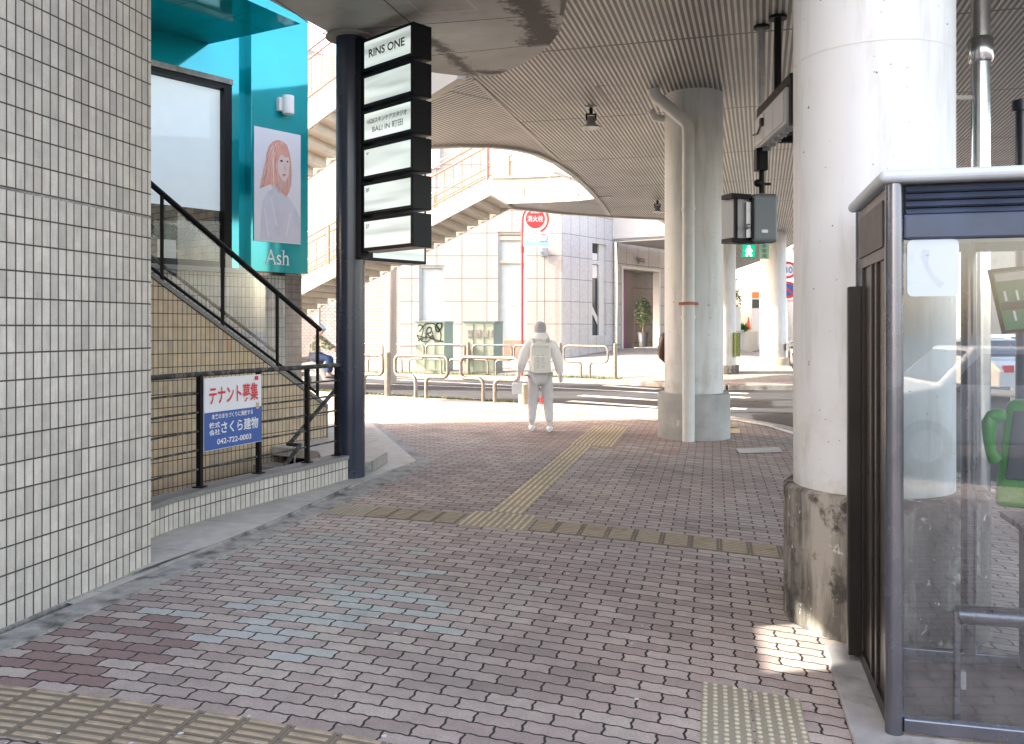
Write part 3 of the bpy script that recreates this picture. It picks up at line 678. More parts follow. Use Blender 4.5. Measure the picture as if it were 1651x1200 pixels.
def on(px):                                          # where the fence line is seen at px
    for i in range(len(fl)-1):
        a, c = Vector(fl[i]), Vector(fl[i+1]); fa = a.x-(px-CX)/F*a.y; fc = c.x-(px-CX)/F*c.y
        if fa*fc <= 0 and fa != fc: return a.lerp(c, fa/(fa-fc))
posts = [on(322), on(417), on(495), on(543)]
for p in posts:
    b = MB(); b.box((p.x, p.y, .75), (.042, .042, .94), (U.x, U.y, 0)); b.box((p.x, p.y, .285), (.09, .09, .01), (U.x, U.y, 0)); b.build('post', M['blackmetal'], t, bevel=.003)
ends = [fl[0]]+[f for f in fl[1:-1]]+[(-1.80, 9.05)]
MB().tube([(p[0], p[1], 1.22) for p in ends], .022, 8).build('top_rail', M['railgrey'], t)
for k in range(5):
    MB().tube([(p[0], p[1], 1.062-.157*k) for p in ends], .009, 6).build('rail', M['railgrey'], t)
# letting sign hung between the first two posts
a, c = posts[0], posts[1]; d = (c-a).normalized(); nn = Vector((d.y, -d.x)); d3 = Vector((d.x, d.y, 0)); n3 = Vector((nn.x, nn.y, 0))
so_ = Vector((a.x, a.y, 0))+n3*.035
L = (c-a).length
t = thing('letting_sign', 'red, white and blue Japanese letting sign with a phone number, on the railing', 'sign', so_+Vector((0, 0, .57)))
s0 = so_+d3*.015; s1 = so_+d3*(L-.005); cz = Vector((0, 0, 1)); mid = (s0+s1)/2; wS = (s1-s0).length
MB().slab((s0.x, s0.y), (s1.x, s1.y), .012, .575, 1.185).build('board', M['signwhite'], t)
f0 = s0+n3*.002; f1 = s1+n3*.002
MB().slab((f0.x, f0.y), (f1.x, f1.y), .002, .579, .895).build('blue_panel', M['blue_sign'], t)
fc = mid+n3*.0045
def T(body, du, z, w_, h_, m, mb=None): return text(body, fc+d3*du*wS+Vector((0, 0, z)), d3, cz, w_*wS, h_, m, t, depth=.001, bold=.02)
T('テナント募集', .0, 1.035, .86, .16, M['red_letter']); T('未来のまちづくりに貢献する', -.03, .855, .72, .045, M['signwhite'])
T('株式', -.34, .785, .18, .05, M['signwhite']); T('会社', -.34, .725, .18, .05, M['signwhite']); T('さくら建物', .10, .755, .66, .105, M['signwhite'])
T('042-722-0003', 0, .64, .60, .048, M['signwhite'])
p_ = fc+d3*.40*wS; MB().box((p_.x, p_.y, 1.155), (.045, .004, .035), d3).build('logo', M['red_letter'], t)
p_ = fc+d3*.42*wS; MB().box((p_.x, p_.y, .905), (.04, .004, .055), d3).build('sticker', M['tact_new'], t)
# =====================================================================
# blue pillar and its lit sign boxes
# =====================================================================
pc = Vector((-1.715, 9.22, 0))
t = thing('pillar', 'slim glossy navy blue steel pillar at the end of the low parapet', 'pillar', pc)
b = MB(); b.cyl(pc+Vector((0, 0, .01)), .152, 2.325, 48); b.cyl(pc+Vector((0, 0, 2.345)), .152, 2.38, 48); b.cyl(pc+Vector((0, 0, 2.333)), .148, .014, 48)
b.build('shaft', M['navy'], t)
b = MB(); b.cyl(pc+Vector((0, 0, 4.675)), .26, .022, 48); b.build('collar', M['concrete'], t)
MB().box(pc+Vector((.13, -.11, 3.48)), (.14, .10, 2.3), (.7, -.7, 0)).build('bracket', M['navybox'], t)
def boxes(nm, lab, A, B, th, ztop, words, grp):
    A = Vector(A); B = Vector(B); d = (B-A).normalized(); nn = Vector((-d.y, d.x))*th
    fd = Vector((d.x, d.y, 0)); out = Vector((d.y, -d.x, 0))
    if th < 0: out = -out
    t = thing(nm, lab, 'sign', (A.x, A.y, ztop-2.2), grp)
    for k in range(6):
        z1 = ztop-.372*k; z0 = z1-.338
        fr = MB(); fr.slab(A, B, th, z0, z1); f = fr.build('light_box', M['navybox'], t, bevel=.006)
        for s_ in (1, -1):
            off_ = Vector((out.x, out.y))*(.003) if s_ == 1 else nn-Vector((out.x, out.y))*.003
            a = A+d*.10+off_; c = B-d*.035+off_
            fb = MB(); vs = [(a.x, a.y, z0+.035), (c.x, c.y, z0+.035), (c.x, c.y, z1-.035), (a.x, a.y, z1-.035)]
            o3 = out*.002*s_
            fb.plate(vs, o3, .002 if True else 0); fb.build('lit_face', M['lightface'], f)
            if s_ == 1 and words and words[k]:
                mid = (Vector((a.x, a.y, 0))+Vector((c.x, c.y, 0)))/2+out*.0065; LL = (c-a).length
                for (w_, du, dz, ww, hh, m_) in words[k]:
                    text(w_, mid+fd*du*LL+Vector((0, 0, (z0+z1)/2+dz)), fd, UP, ww*LL, hh, m_, f, depth=.001, bold=.022 if w_ == 'RINS ONE' else .008)
    br = MB(); br.slab(A-d*.12+nn*.25, A+d*.01+nn*.25, th*.5, ztop-2.19, ztop-.02); br.build('mounting', M['navybox'], t)
    return t
W1 = [[('RINS ONE', 0, 0, .78, .085, M['black'])], None, [('VS28スキンケアスタジオ', 0, .045, .86, .055, M['grey_letter']), ('BALI IN 町田', .02, -.045, .66, .065, M['grey_letter'])],
      [('4F', -.42, .09, .06, .03, M['grey_letter'])], [('3F', -.42, .085, .08, .04, M['black'])], [('2F', -.42, .085, .08, .04, M['black'])]]
boxes('lit_sign_stack', 'front stack of six lit white sign boxes, RINS ONE on the top one', (-1.60, 9.08), (-.965, 8.47), .24, 4.60, W1, 'lit sign boxes on the blue pillar')
boxes('lit_sign_stack', 'second stack of lit sign boxes, mostly hidden behind the front stack on the blue pillar', (-1.57, 9.30), (-.98, 9.93), .24, 4.53, None, 'lit sign boxes on the blue pillar')
# =====================================================================
# outer stair: tan tiled wall, coping, glass railing, steps
# =====================================================================
sa = Vector((-2.50, 11.70)); sdn = Vector((-math.sin(R(30)), -math.cos(R(30)))); sb = sa+sdn*3.6
zz = lambda s: .58+.588*s                              # coping height along the flight
t = thing('stair_wall', 'tan tiled side wall of the outside stair, sloping up to the left', 'wall', (sa.x, sa.y, 0))
b = MB(); b.slab(sa, sb, -.18, -2.4, zz(0)-.05, -2.4, zz(3.6)-.05); b.build('tiled_wall', M['tile_tan'], t)
b = MB(); n2 = Vector((sdn.y, -sdn.x)); a_ = sa-sdn*.02-Vector((-sdn.y, sdn.x))*(-.02)
q0 = sa-sdn*.015+n2*-.015; b.slab(q0, q0+sdn*3.6, -.22, zz(0)-.05, zz(0), zz(3.6)-.05, zz(3.6)); b.slab(q0, sa+sdn*.002+n2*-.015, -.22, -.0, zz(0)-.05); b.build('coping', M['granite'], t)
t = thing('stair_railing', 'black metal handrail with glass panes on the sloping tan stair wall', 'railing', (sa.x, sa.y, .58))
rl = sa+n2*.07*0+Vector((n2.x, n2.y))*.06
def sp(s, z=0): q = Vector((rl.x, rl.y))+sdn*s; return Vector((q.x, q.y, zz(s)+z))
def s_at(px):
    k = (px-CX)/F; return (rl.x-k*rl.y)/(k*sdn.y-sdn.x)
ps = [s_at(p) for p in (512, 447, 359, 261)]
for s_ in ps: MB().tube([sp(s_, -.02), sp(s_, .98)], .022, 8).build('post', M['blackmetal'], t)
MB().tube([sp(ps[0]-.05, .97), sp(3.5, 1.0)], .032, 10).build('handrail', M['blackmetal'], t)
MB().tube([sp(ps[0], .09), sp(3.5, .09)], .018, 8).build('bottom_rail', M['blackmetal'], t)
for i in range(len(ps)-1):
    q0, q1 = sp(ps[i]+.04, .13), sp(ps[i+1]-.04, .13)
    MB().add([q0, q1, q1+Vector((0, 0, .8)), q0+Vector((0, 0, .8))], [(0, 1, 2, 3)]).build('glass_pane', M['glass_rail'], t)
q0, q1 = sp(ps[3]+.04, .13), sp(3.5, .13); MB().add([q0, q1, q1+Vector((0, 0, .8)), q0+Vector((0, 0, .8))], [(0, 1, 2, 3)]).build('glass_pane', M['glass_rail'], t)
# inner handrail against the salon wall
t = thing('wall_handrail', 'thin grey handrail running up beside the stair behind the glass', 'handrail', (-3.3, 12.6, .6))
q = lambda s, z: Vector((rl.x+n2.x*.75+sdn.x*s, rl.y+n2.y*.75+sdn.y*s, zz(s)+z))
MB().tube([q(.1, .62), q(3.6, .62)], .022, 8).build('rail', M['railgrey'], t)
for s_ in (.15, 1.3, 2.5): MB().tube([q(s_, -.4), q(s_, .62)], .014, 8).build('post', M['steel_dull'], t)
t = thing('outside_stair', 'granite steps climbing to the left behind the tan tiled stair wall', 'stair', (-3.0, 11.9, .1))
b = MB()
for k in range(12):
    s0_, s1_ = .1+.29*k, .1+.29*(k+1); A_ = Vector((sa.x, sa.y))+n2*.20; a_ = A_+sdn*s0_; c_ = A_+sdn*s1_
    b.prism([a_, c_, c_+n2*.85, a_+n2*.85], .0, .13+.17*k)
b.build('steps', M['granite_dirty'], t)
# down-stair handrail
t = thing('stair_handrail', 'dark bent pipe handrail going down the basement stair behind the parapet', 'handrail', P(466, 755, 10.2))
MB().tube([P(541, 628, 10.6), P(470, 712, 10.25), P(464, 716, 10.2), P(484, 718, 10.1), P(479, 724, 10.05), P(456, 756, 9.8)], .024, 10).build('rail', M['railgrey'], t)
MB().tube([P(474, 720, 10.15), P(476, 760, 10.15)], .014, 8).build('post', M['steel_dull'], t)
# =====================================================================
# SALON BUILDING (teal panels, shop window)
# =====================================================================
sd40 = Vector((.643, .766)); s486 = Vector((-3.27, 13.5)); nS = Vector((.766, -.643))   # facade direction, right corner, outward normal
def sw(s): return s486-sd40*s                          # s metres to the left of the right corner
def s_px(px, o=0.0):
    k = (px-CX)/F; a = s486+nS*o; return (a.x-k*a.y)/(sd40.x-k*sd40.y)
S405, S372, S362 = s_px(405, .16), s_px(374), s_px(362)
t = thing('salon_building', 'hair salon with glossy teal panels and a large window above a grey tiled base', 'shop building', (s486.x, s486.y, 0))
LE = 9.0  # unseen length and wall height extended to block stray sun
b = MB(); b.slab(sw(LE), sw(.0), .5, -.1, 2.40); b.build('tiled_base', M['tile_grey'], t)
b = MB(); b.slab(sw(0), sw(0)+Vector((-nS.x, -nS.y))*1.3, .3, -.1, 11.0); b.build('side_wall', M['brick_white'], t)
b = MB(); a_ = sw(LE)+nS*.10; c_ = sw(S405-.02)+nS*.10; b.slab(a_, c_, .30, 2.402, 2.47); b.build('window_sill', M['granite'], t)
b = MB(); a_ = sw(S405)+nS*.16; c_ = sw(0)+nS*.16; b.slab(a_, c_, .6, 2.44, 11); b.build('teal_panel', M['teal'], t, bevel=.004)
b = MB(); b.slab(sw(S372), sw(S405)+nS*.0, .5, 2.475, 11); b.build('teal_panel', M['teal'], t)
b = MB(); b.slab(sw(LE), sw(S372+.0), .5, 5.20, 11); b.build('teal_panel', M['teal'], t)
b = MB(); b.slab(sw(LE)+nS*.03, sw(S372)+nS*.03, .14, 5.12, 5.197); b.build('window_head', M['granite_dirty'], t)
wf = MB(); wf.slab(sw(S362)-nS*.0, sw(S372+.003), .14, 2.475, 5.115); wf.slab(sw(LE), sw(S362+.003), .14, 5.05, 5.115); wf.slab(sw(LE), sw(S362+.003), .14, 2.475, 2.56)
wfo = wf.build('window_frame', M['blackmetal'], t)
a_ = sw(LE)-nS*.06; c_ = sw(S362)-nS*.06
MB().add([(a_.x, a_.y, 2.56), (c_.x, c_.y, 2.56), (c_.x, c_.y, 5.05), (a_.x, a_.y, 5.05)], [(0, 1, 2, 3)]).build('glass_pane', M['glass'], wfo)
S352 = s_px(354, -.25)
a_ = sw(LE)-nS*.12; c_ = sw(S352)-nS*.12
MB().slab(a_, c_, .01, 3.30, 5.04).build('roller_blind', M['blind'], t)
# room behind the glass
b = MB(); b.slab(sw(LE)-nS*2.4, sw(S362)-nS*2.4, .1, 2.3, 5.2); b.slab(sw(S362-.02)-nS*.15, sw(S362-.02)-nS*2.4, .1, 2.3, 5.2); b.build('interior_brick_wall', M['intbrick'], t)
b = MB(); b.prism([sw(LE)-nS*.5, sw(S362)-nS*.5, sw(S362)-nS*2.4, sw(LE)-nS*2.4], 2.3, 2.41); b.build('interior_floor', M['granite_dirty'], t)
b = MB(); b.prism([sw(LE)-nS*.5, sw(S372)-nS*.5, sw(S372)-nS*2.4, sw(LE)-nS*2.4], 5.2, 5.3); b.build('interior_ceiling', M['white_paint'], t)
# glossy teal soffit with square panels
e0 = P(236, 87, 12.9); e1 = P(486, 41, 11.45); e0.z = e1.z = 5.62
dd = (e1-e0); dd.z = 0; dn = dd.normalized(); inn = Vector((dn.y, -dn.x, 0))
b = MB(); pw = .62
for i in range(0, 8):
    for j in range(0, 10):
        p0 = e1-dn*pw*(i+1)+inn*pw*j; q_ = [p0, p0+dn*(pw-.008), p0+dn*(pw-.008)+inn*(pw-.008), p0+inn*(pw-.008)]
        b.plate(q_, (0, 0, 1), .03)
b.build('teal_soffit', M['teal'], t)
# lettering
def TS(body, px, py, w_, h_, m, par, o=.165, nm='lettering'):
    s = s_px(px, o); q = sw(s)+nS*o; z = Z(py, q.y); return text(body, (q.x, q.y, z), (sd40.x, sd40.y, 0), UP, w_, h_, m, par, nm, depth=.002)
TS('Ash', 447, 415, .40, .225, M['teal_letter'], t)
for (fx, fz, ww) in ((-.19, -.108, .075), (-.045, -.108, .075), (.088, -.108, .06), (.185, -.108, .06), (.082, .108, .03)):
    s = s_px(447, .165); q = sw(s)+nS*.165; z = Z(415, q.y); MB().box((q.x+sd40.x*fx+nS.x*.002, q.y+sd40.y*fx+nS.y*.002, z+fz), (ww, .002, .007), (sd40.x, sd40.y, 0)).build('letter_serif', M['teal_letter'], t)
# poster
su0, su1 = s_px(409, .165), s_px(484, .165); q0 = sw(su0)+nS*.165; q1 = sw(su1)+nS*.165; z0, z1 = Z(388, q0.y), Z(203, q0.y)
pt = thing('poster', 'tall poster of a person with salmon pink hair in a white shirt', 'poster', (q0.x, q0.y, z0))
MB().slab(q0, q1, -.012, z0, z1).build('board', M['poster_bg'], pt)
def PP(zx, zy, o):                                     # zoomed pixel of the poster to its face
    u = (zx-1225)/222; top = 603+52*u; bot = 1170+20*u; v = (bot-zy)/(bot-top)
    q = q0.lerp(q1, u)+nS*(.013+o); return (q.x, q.y, z0+v*(z1-z0))
def shape(nm, pts, m, o): return MB().plate([PP(x, y, o) for x, y in pts], (nS.x, nS.y, 0), .0008).build(nm, m, pt)
shape('printed_shirt', [(1252, 1165), (1256, 1060), (1262, 980), (1290, 925), (1330, 905), (1360, 925), (1392, 965), (1425, 1020), (1444, 1060), (1446, 1185)], M['shirt_print'], .0002)
shape('printed_hair', [(1330, 675), (1352, 678), (1378, 700), (1392, 740), (1400, 790), (1402, 850), (1398, 900), (1388, 935), (1376, 955), (1358, 938), (1340, 915), (1318, 900), (1296, 893), (1270, 905), (1250, 912), (1262, 880), (1272, 840), (1276, 790), (1282, 740), (1292, 705), (1310, 683)], M['hair_salmon'], .0012)
tones = [mat('printed_hair_tone', c, .5, var=.1) for c in ((.78, .44, .36), (.60, .26, .20), (.84, .60, .52), (.70, .36, .28))]
hb_ = [MB() for _ in tones]
def strand(pts, wd, k):
    P_ = [Vector((x, y)) for x, y in pts]; sm = []
    for i in range(9):
        f = i/8; sm.append(P_[0]*(1-f)**3+P_[1]*3*f*(1-f)**2+P_[2]*3*f*f*(1-f)+P_[3]*f**3)
    L_ = []; R_ = []
    for i, p in enumerate(sm):
        d = (sm[min(i+1, 8)]-sm[max(i-1, 0)]).normalized(); w_ = wd*(1-.75*i/8); n_ = Vector((-d.y, d.x))*w_; L_.append(p+n_); R_.append(p-n_)
    vs = [PP(v.x, v.y, .0021+.00008*random.random()) for v in L_+R_]
    hb_[k].add(vs, [(i, i+1, i+10, i+9) for i in range(8)])
for i in range(46):
    f = random.random(); e = (1249+78*f**1.2, 905-8*math.sin(f*3)+random.uniform(-6, 10)) if f < .6 else (1296+60*(f-.6)/.4, 893+50*(f-.6)/.4+random.uniform(-4, 8))
    strand([(1334+random.uniform(-3, 6), 678), (1290+30*f, 690+30*f), (1272+48*f, 800), e], random.uniform(1.2, 3.2), random.randrange(4))
for i in range(26):
    f = random.random(); strand([(1340+random.uniform(-3, 6), 678), (1375-8*f, 690), (1402-10*f, 780), (1399-34*f, 905+42*f+random.uniform(-8, 4))], random.uniform(1, 2.6), random.randrange(4))
for i, hb in enumerate(hb_): 
    o_ = hb.build('hair_strands', tones[i], pt); o_['kind'] = 'stuff'
shape('printed_face', [(1342, 735), (1365, 728), (1388, 762), (1390, 800), (1388, 835), (1382, 862), (1368, 885), (1352, 868), (1338, 840), (1333, 800), (1334, 765)], M['face_print'], .0028)
shape('printed_fringe', [(1330, 690), (1362, 700), (1384, 730), (1386, 760), (1372, 762), (1352, 745), (1338, 770), (1330, 800), (1322, 760)], M['hair_salmon'], .0034)
shape('printed_nose', [(1368, 788), (1371, 815), (1377, 822), (1370, 824), (1366, 815)], mat('print_shade', (.62, .42, .37), .5), .0036)
shape('printed_neck', [(1345, 862), (1366, 884), (1362, 925), (1338, 905)], mat('print_neck', (.64, .45, .39), .5), .0019)
shape('printed_eye', [(1343, 778), (1352, 773), (1361, 779), (1352, 785)], M['grey_letter'], .0036); shape('printed_eye', [(1375, 782), (1381, 778), (1387, 784), (1381, 788)], M['grey_letter'], .0036)
shape('printed_lips', [(1355, 846), (1363, 842), (1375, 847), (1364, 856)], mat('printed_lip', (.60, .22, .22), .5), .0036)
for (a, c) in (((1300, 960), (1330, 1100)), ((1395, 1030), (1375, 1150)), ((1270, 1010), (1290, 1150))):
    shape('printed_fold', [a, (a[0]+5, a[1]), (c[0]+3, c[1]), (c[0]-3, c[1])], M['poster_bg'], .0012)
# wall lamp
s = s_px(457, .16); q = sw(s)+nS*.16; z = Z(171, q.y)
t = thing('wall_lamp', 'small white cylinder lamp mounted on the teal panel above the poster', 'lamp', (q.x, q.y, z))
MB().box((q.x-sd40.x*.08+nS.x*.04, q.y-sd40.y*.08+nS.y*.04, z), (.09, .08, .2), (sd40.x, sd40.y, 0)).build('bracket', M['white_plastic'], t, bevel=.005)
MB().cyl((q.x+nS.x*.12, q.y+nS.y*.12, z-.14), .085, .27, 24).build('lamp_shade', M['white_plastic'], t, bevel=.006)
# window-display plants
def leafy(name, lab, base, n, L, m_leaf, pot=True, spiky=True, group=None, cat='plant', potm=None, ph=.25, pr=.11):
    t = thing(name, lab, cat, base, group); base = Vector(base)
    if pot: MB().lathe(base, [(pr*.75, 0), (pr, ph), (pr*.9, ph), (pr*.85, ph-.03)], 20).build('pot', potm or M['white_plastic'], t)
    b = MB()
    for i in range(n):
        a = random.uniform(0, 6.28); el = random.uniform(.3, 1.4); l = L*random.uniform(.6, 1); d = Vector((math.cos(a)*math.cos(el), math.sin(a)*math.cos(el), math.sin(el))); sd_ = d.cross(UP).normalized()*L*.06
        p0 = base+Vector((0, 0, ph)); p1 = p0+d*l*.55; p2 = p0+d*l+Vector((0, 0, -l*.22))
        b.add([p0-sd_*.4, p0+sd_*.4, p1+sd_, p1-sd_, p2], [(0, 1, 2, 3), (3, 2, 4)])
    b.build('leaves', m_leaf, t); return t
for (px, L, lab) in ((272, .75, 'spiky potted plant at the left inside the salon window'), (322, .8, 'taller spiky potted plant in the middle of the salon window')):
    s = s_px(px, -.9); q = sw(s)-nS*.9; leafy('potted_plant', lab, (q.x, q.y, 2.41), 46, L, M['leaf'], ph=.35, group='plants in the salon window')
s = s_px(320, -.4); q = sw(s)-nS*.4
t = tag(text('Ash  MAKE', (q.x, q.y, 2.98), (sd40.x, sd40.y, 0), UP, -.75, .11, M['black'], None, 'window_lettering'), 'black lettering seen mirrored inside the salon window', 'lettering')
bx = thing('display_box', 'white paper bag standing inside the salon window at lower left', 'bag', (q.x, q.y, 2.5))
s = s_px(269, -.45); q = sw(s)-nS*.45
MB().slab(q-sd40*.1, q+sd40*.14, .08, 2.60, 2.86).build('bag_body', M['white_plastic'], bx); MB().tube([(q.x-.03, q.y, 2.86), (q.x-.02, q.y, 2.93), (q.x+.05, q.y+.04, 2.93), (q.x+.06, q.y+.05, 2.86)], .004, 6).build('handle', M['blackmetal'], bx)
# =====================================================================
# CONCRETE CANOPY over the near pavement
# =====================================================================
t = thing('concrete_canopy', 'mould stained concrete soffit with a rounded corner over the sign boxes', 'canopy', (-.5, 9, 4.7))
sl = [(-3.3, 5.2), (-2.95, 6.3), (-2.31, 8.19), (-1.93, 9.10), (-1.45, 10.15), (-1.05, 10.50), (-.62, 10.68), (-.195, 10.66), (.10, 10.25), (.30, 9.85), (.42, 9.50), (.50, 9.1), (.515, 8.75), (.47, 8.3), (.40, 7.6), (.0, 5.2)]
MB().prism(sl, 4.70, 4.95).build('soffit_slab', M['slab'], t, bevel=.02)
jt = MB()
def jl(a, c, w_=.008, z=4.6985):
    a = Vector(a); c = Vector(c); d = (c-a).normalized(); nn = Vector((-d.y, d.x))*w_; jt.add([(p.x, p.y, z) for p in (a-nn, a+nn, c+nn, c-nn)], [(0, 1, 2, 3)])
def g47(px, py): k = 3.1*F/(HZ-py); return ((px-CX)*k/F, k)
jl(g47(515, 52), g47(905, 22)); jl(g47(672, 92), g47(868, 72)); jl(g47(610, -8), g47(665, 40)); jl(g47(665, 40), g47(690, 70)); jl(g47(445, 0), g47(548, 72)); jl(g47(905, 25), g47(912, -5), .02)
jt.build('panel_joint', M['black'], t)
hb = MB()
for (a, c) in (((656, 0), (680, 22)), ((680, 22), (770, 16)), ((770, 16), (752, 0))): 
    a = Vector(g47(*a)); c = Vector(g47(*c)); d = (c-a).normalized(); nn = Vector((-d.y, d.x))*.012; hb.add([(p.x, p.y, 4.6975) for p in (a-nn, a+nn, c+nn, c-nn)], [(0, 1, 2, 3)])
hb.build('hatch_frame', M['white_paint'], t)
# =====================================================================
# ELEVATED DECK with ribbed soffit
# =====================================================================
DK = 5.05
def g5(px, py, z=DK): k = (z-EYE)*F/(HZ-py); return ((px-CX)*k/F, k)
t = thing('elevated_deck', 'elevated walkway deck with a ribbed metal soffit spanning the whole crossing', 'deck', (3, 12, DK))
main = [(-1.0, 3.2), (-.62, 11.9), g5(770, 130), g5(870, 228), g5(930, 285), g5(985, 345), g5(1067, 352), (11, 43), (12, 75), (14.5, 75), (12.6, 43), (11.0, 32), (11.8, 18), (12.0, 8), (12.2, 3.2)]
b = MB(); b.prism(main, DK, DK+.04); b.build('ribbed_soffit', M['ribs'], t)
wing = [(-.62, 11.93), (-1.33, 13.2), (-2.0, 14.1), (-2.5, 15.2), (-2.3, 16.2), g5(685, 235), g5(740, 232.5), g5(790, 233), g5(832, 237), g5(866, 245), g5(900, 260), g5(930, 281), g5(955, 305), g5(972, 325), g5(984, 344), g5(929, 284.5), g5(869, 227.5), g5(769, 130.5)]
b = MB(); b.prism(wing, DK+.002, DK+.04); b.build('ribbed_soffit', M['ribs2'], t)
tr = MB()
for a, c in ((g5(768, 128), g5(870, 228)), (g5(870, 228), g5(930, 285)), (g5(930, 285), g5(986, 346)), (g5(986, 346), g5(1003, 349))): tr.slab(a, c, .06, DK-.012, DK)
tr.build('soffit_trim', M['deck_trim'], t)
cur = [g5(600, 238), g5(685, 235), g5(740, 232.5), g5(790, 233), g5(832, 237), g5(866, 245), g5(900, 260), g5(930, 281), g5(955, 305), g5(972, 325), g5(985, 345)]
f = MB(); strip_wall(f, cur, 0, .12, DK-.05, DK+.42); f.build('fascia', M['deck_trim'], t)
f = MB(); strip_wall(f, [(-.62, 11.85), (-1.33, 13.2), (-2.0, 14.1), (-2.5, 15.2)], .0, .14, DK-.06, DK+.75); f.build('fascia', M['deckwhite'], t)
# branch deck joining from the stair
c5 = [g5(791, 327.6), g5(830, 327), g5(874, 325.6), g5(932, 322.7), g5(969, 318)]
bb = [g5(786, 331), g5(820, 333), g5(908, 342.5), g5(988, 348), g5(1067, 352)]
b = MB(); b.prism(c5+[g5(983, 343)]+bb[::-1], DK+.001, DK+.05); b.build('ribbed_soffit', M['ribs2'], t)
f = MB(); strip_wall(f, c5+[g5(985, 316)], -.06, .06, DK-.03, DK+.66); f.build('fascia_panels', M['deckwhite'], t)
jb = MB()
for px in (800, 846, 890, 932): k = c5[1][1]+(px-830)*-.006; MB().box((X(px, k-.08), k-.11, DK+.3), (.035, .03, .62)).build('panel_joint', M['granite_dirty'], t)
f = MB(); strip_wall(f, c5+[g5(985, 316)], -.12, .08, DK+.66, DK+.72); f.build('coping', M['deck_trim'], t)
f = MB(); strip_wall(f, [(p[0]+.02, p[1]+.5) for p in c5+[g5(985, 316)]], 0, .1, DK+.72, DK+1.75); f.build('parapet', M['deckwhite'], t)
f = MB(); strip_wall(f, bb+[(11, 43), (11.9, 75)], 0, .14, DK-.05, DK+.9); f.build('fascia', M['deckwhite'], t)
fx_ = P(913, 277, 21.8); MB().box(fx_, (.75, .3, .28), (.93, .2, -.30)).build('floodlight_box', M['signwhite'], t, bevel=.03); MB().tube([fx_+Vector((.1, -.1, -.1)), fx_+Vector((.12, -.1, -.5)), fx_+Vector((.35, -.1, -.62)), fx_+Vector((.62, 0, -.3))], .012, 6).build('cable', M['grey_letter'], t)
hj = MB()
for (a, c) in (((962, 138), (1020, 138)), ((975, 152), (1028, 152)), ((985, 165), (1032, 165)), ((962, 138), (990, 175)), ((990, 175), (1036, 174))):
    p, q = Vector(g5(*a)), Vector(g5(*c)); d = (q-p).normalized(); nn = Vector((-d.y, d.x))*.015; hj.add([(v.x, v.y, DK-.003) for v in (p-nn, p+nn, q+nn, q-nn)], [(0, 1, 2, 3)])
hj.build('access_hatch', M['granite_dirty'], t)
# ceiling lamps
def clamp(px, py, lab, s=1.0):
    x, y = g5(px, py); t = thing('ceiling_lamp', lab, 'lamp', (x, y, DK), 'spotlights hanging from the soffit')
    MB().cyl((x, y, DK-.02), .09*s, .02, 20).build('mount', M['steel_dull'], t)
    MB().tube([(x, y, DK-.02), (x, y, DK-.12*s)], .03*s, 10).tube([(x-.07*s, y, DK-.12*s), (x-.07*s, y, DK-.22*s)], .014, 8).tube([(x+.07*s, y, DK-.12*s), (x+.07*s, y, DK-.22*s)], .014, 8).box((x, y, DK-.12*s), (.17*s, .03, .02)).build('bracket', M['blackmetal'], t)
    MB().lathe((x, y, DK-.34*s), [(.02, .19*s), (.06*s, .18*s), (.07*s, .07*s), (.15*s, .02*s), (.155*s, 0), (.13*s, 0), (.05*s, .05*s)], 24).build('lamp_head', M['steel_dull'], t)
clamp(953, 172, 'dark spotlight hanging from the ribbed soffit left of the pipe column'); clamp(1060, 322, 'smaller far spotlight hanging from the soffit edge beside the pipe column', 1.0)
# =====================================================================
# COLUMNS
# =====================================================================
def column(lab, x, y, rb, rc, hb, top=DK, mb='colconc2', extra=None, z0=0, ox=0):
    t = thing('column', lab, 'column', (x, y, z0), 'round white columns carrying the deck')
    MB().lathe((x, y, z0-.12), [(rb, 0), (rb, hb+.10), (rb-.02, hb+.12), (rc*.8, hb+.121)], 72).build('concrete_base', M[mb], t)
    MB().lathe((x+ox, y, z0+hb), [(rc, 0), (rc, top-.0-hb-z0)], 72).build('shaft', M['colpaint'], t)
    MB().lathe((x+ox, y, z0+hb+(2.32)), [(rc+.001, 0), (rc+.0025, .004), (rc+.001, .012)], 72).build('paint_seam', M['pvc'], t)
    return t
c1 = column('big white column in front, on a stained cracked concrete base beside the phone booth', 2.05, 4.80, .525, .415, .74, mb='colconc', ox=-.06)
c2 = column('white column with a drainpipe down its front, on grey base with chipped white paint', 2.69, 12.85, .525, .425, .66)
c3 = column('slim looking column across the road, left one, on a brown base', X(1164, 27.6), 27.6, .53, .43, .45, mb='colconc', z0=.0)
c4 = column('far column across the road at right, on a tan concrete base', X(1246.5, 31), 31.0, .56, .45, .40, mb='colconc3', z0=.17)
c5_ = column('distant column partly hidden behind the big front column', X(1279, 47), 47, .5, .42, .4, mb='colconc3', z0=.3)
MB().box((X(1186, 27.3)+.03, 27.3, 1.1), (.16, .3, .75)).build('junction_box', M['moss'], c3)
MB().cyl((1.99-.25, 4.80-.335, 1.27), .010, .012, 12, axis=(-.5, -.8, 0)).build('plug', M['black'], c1)
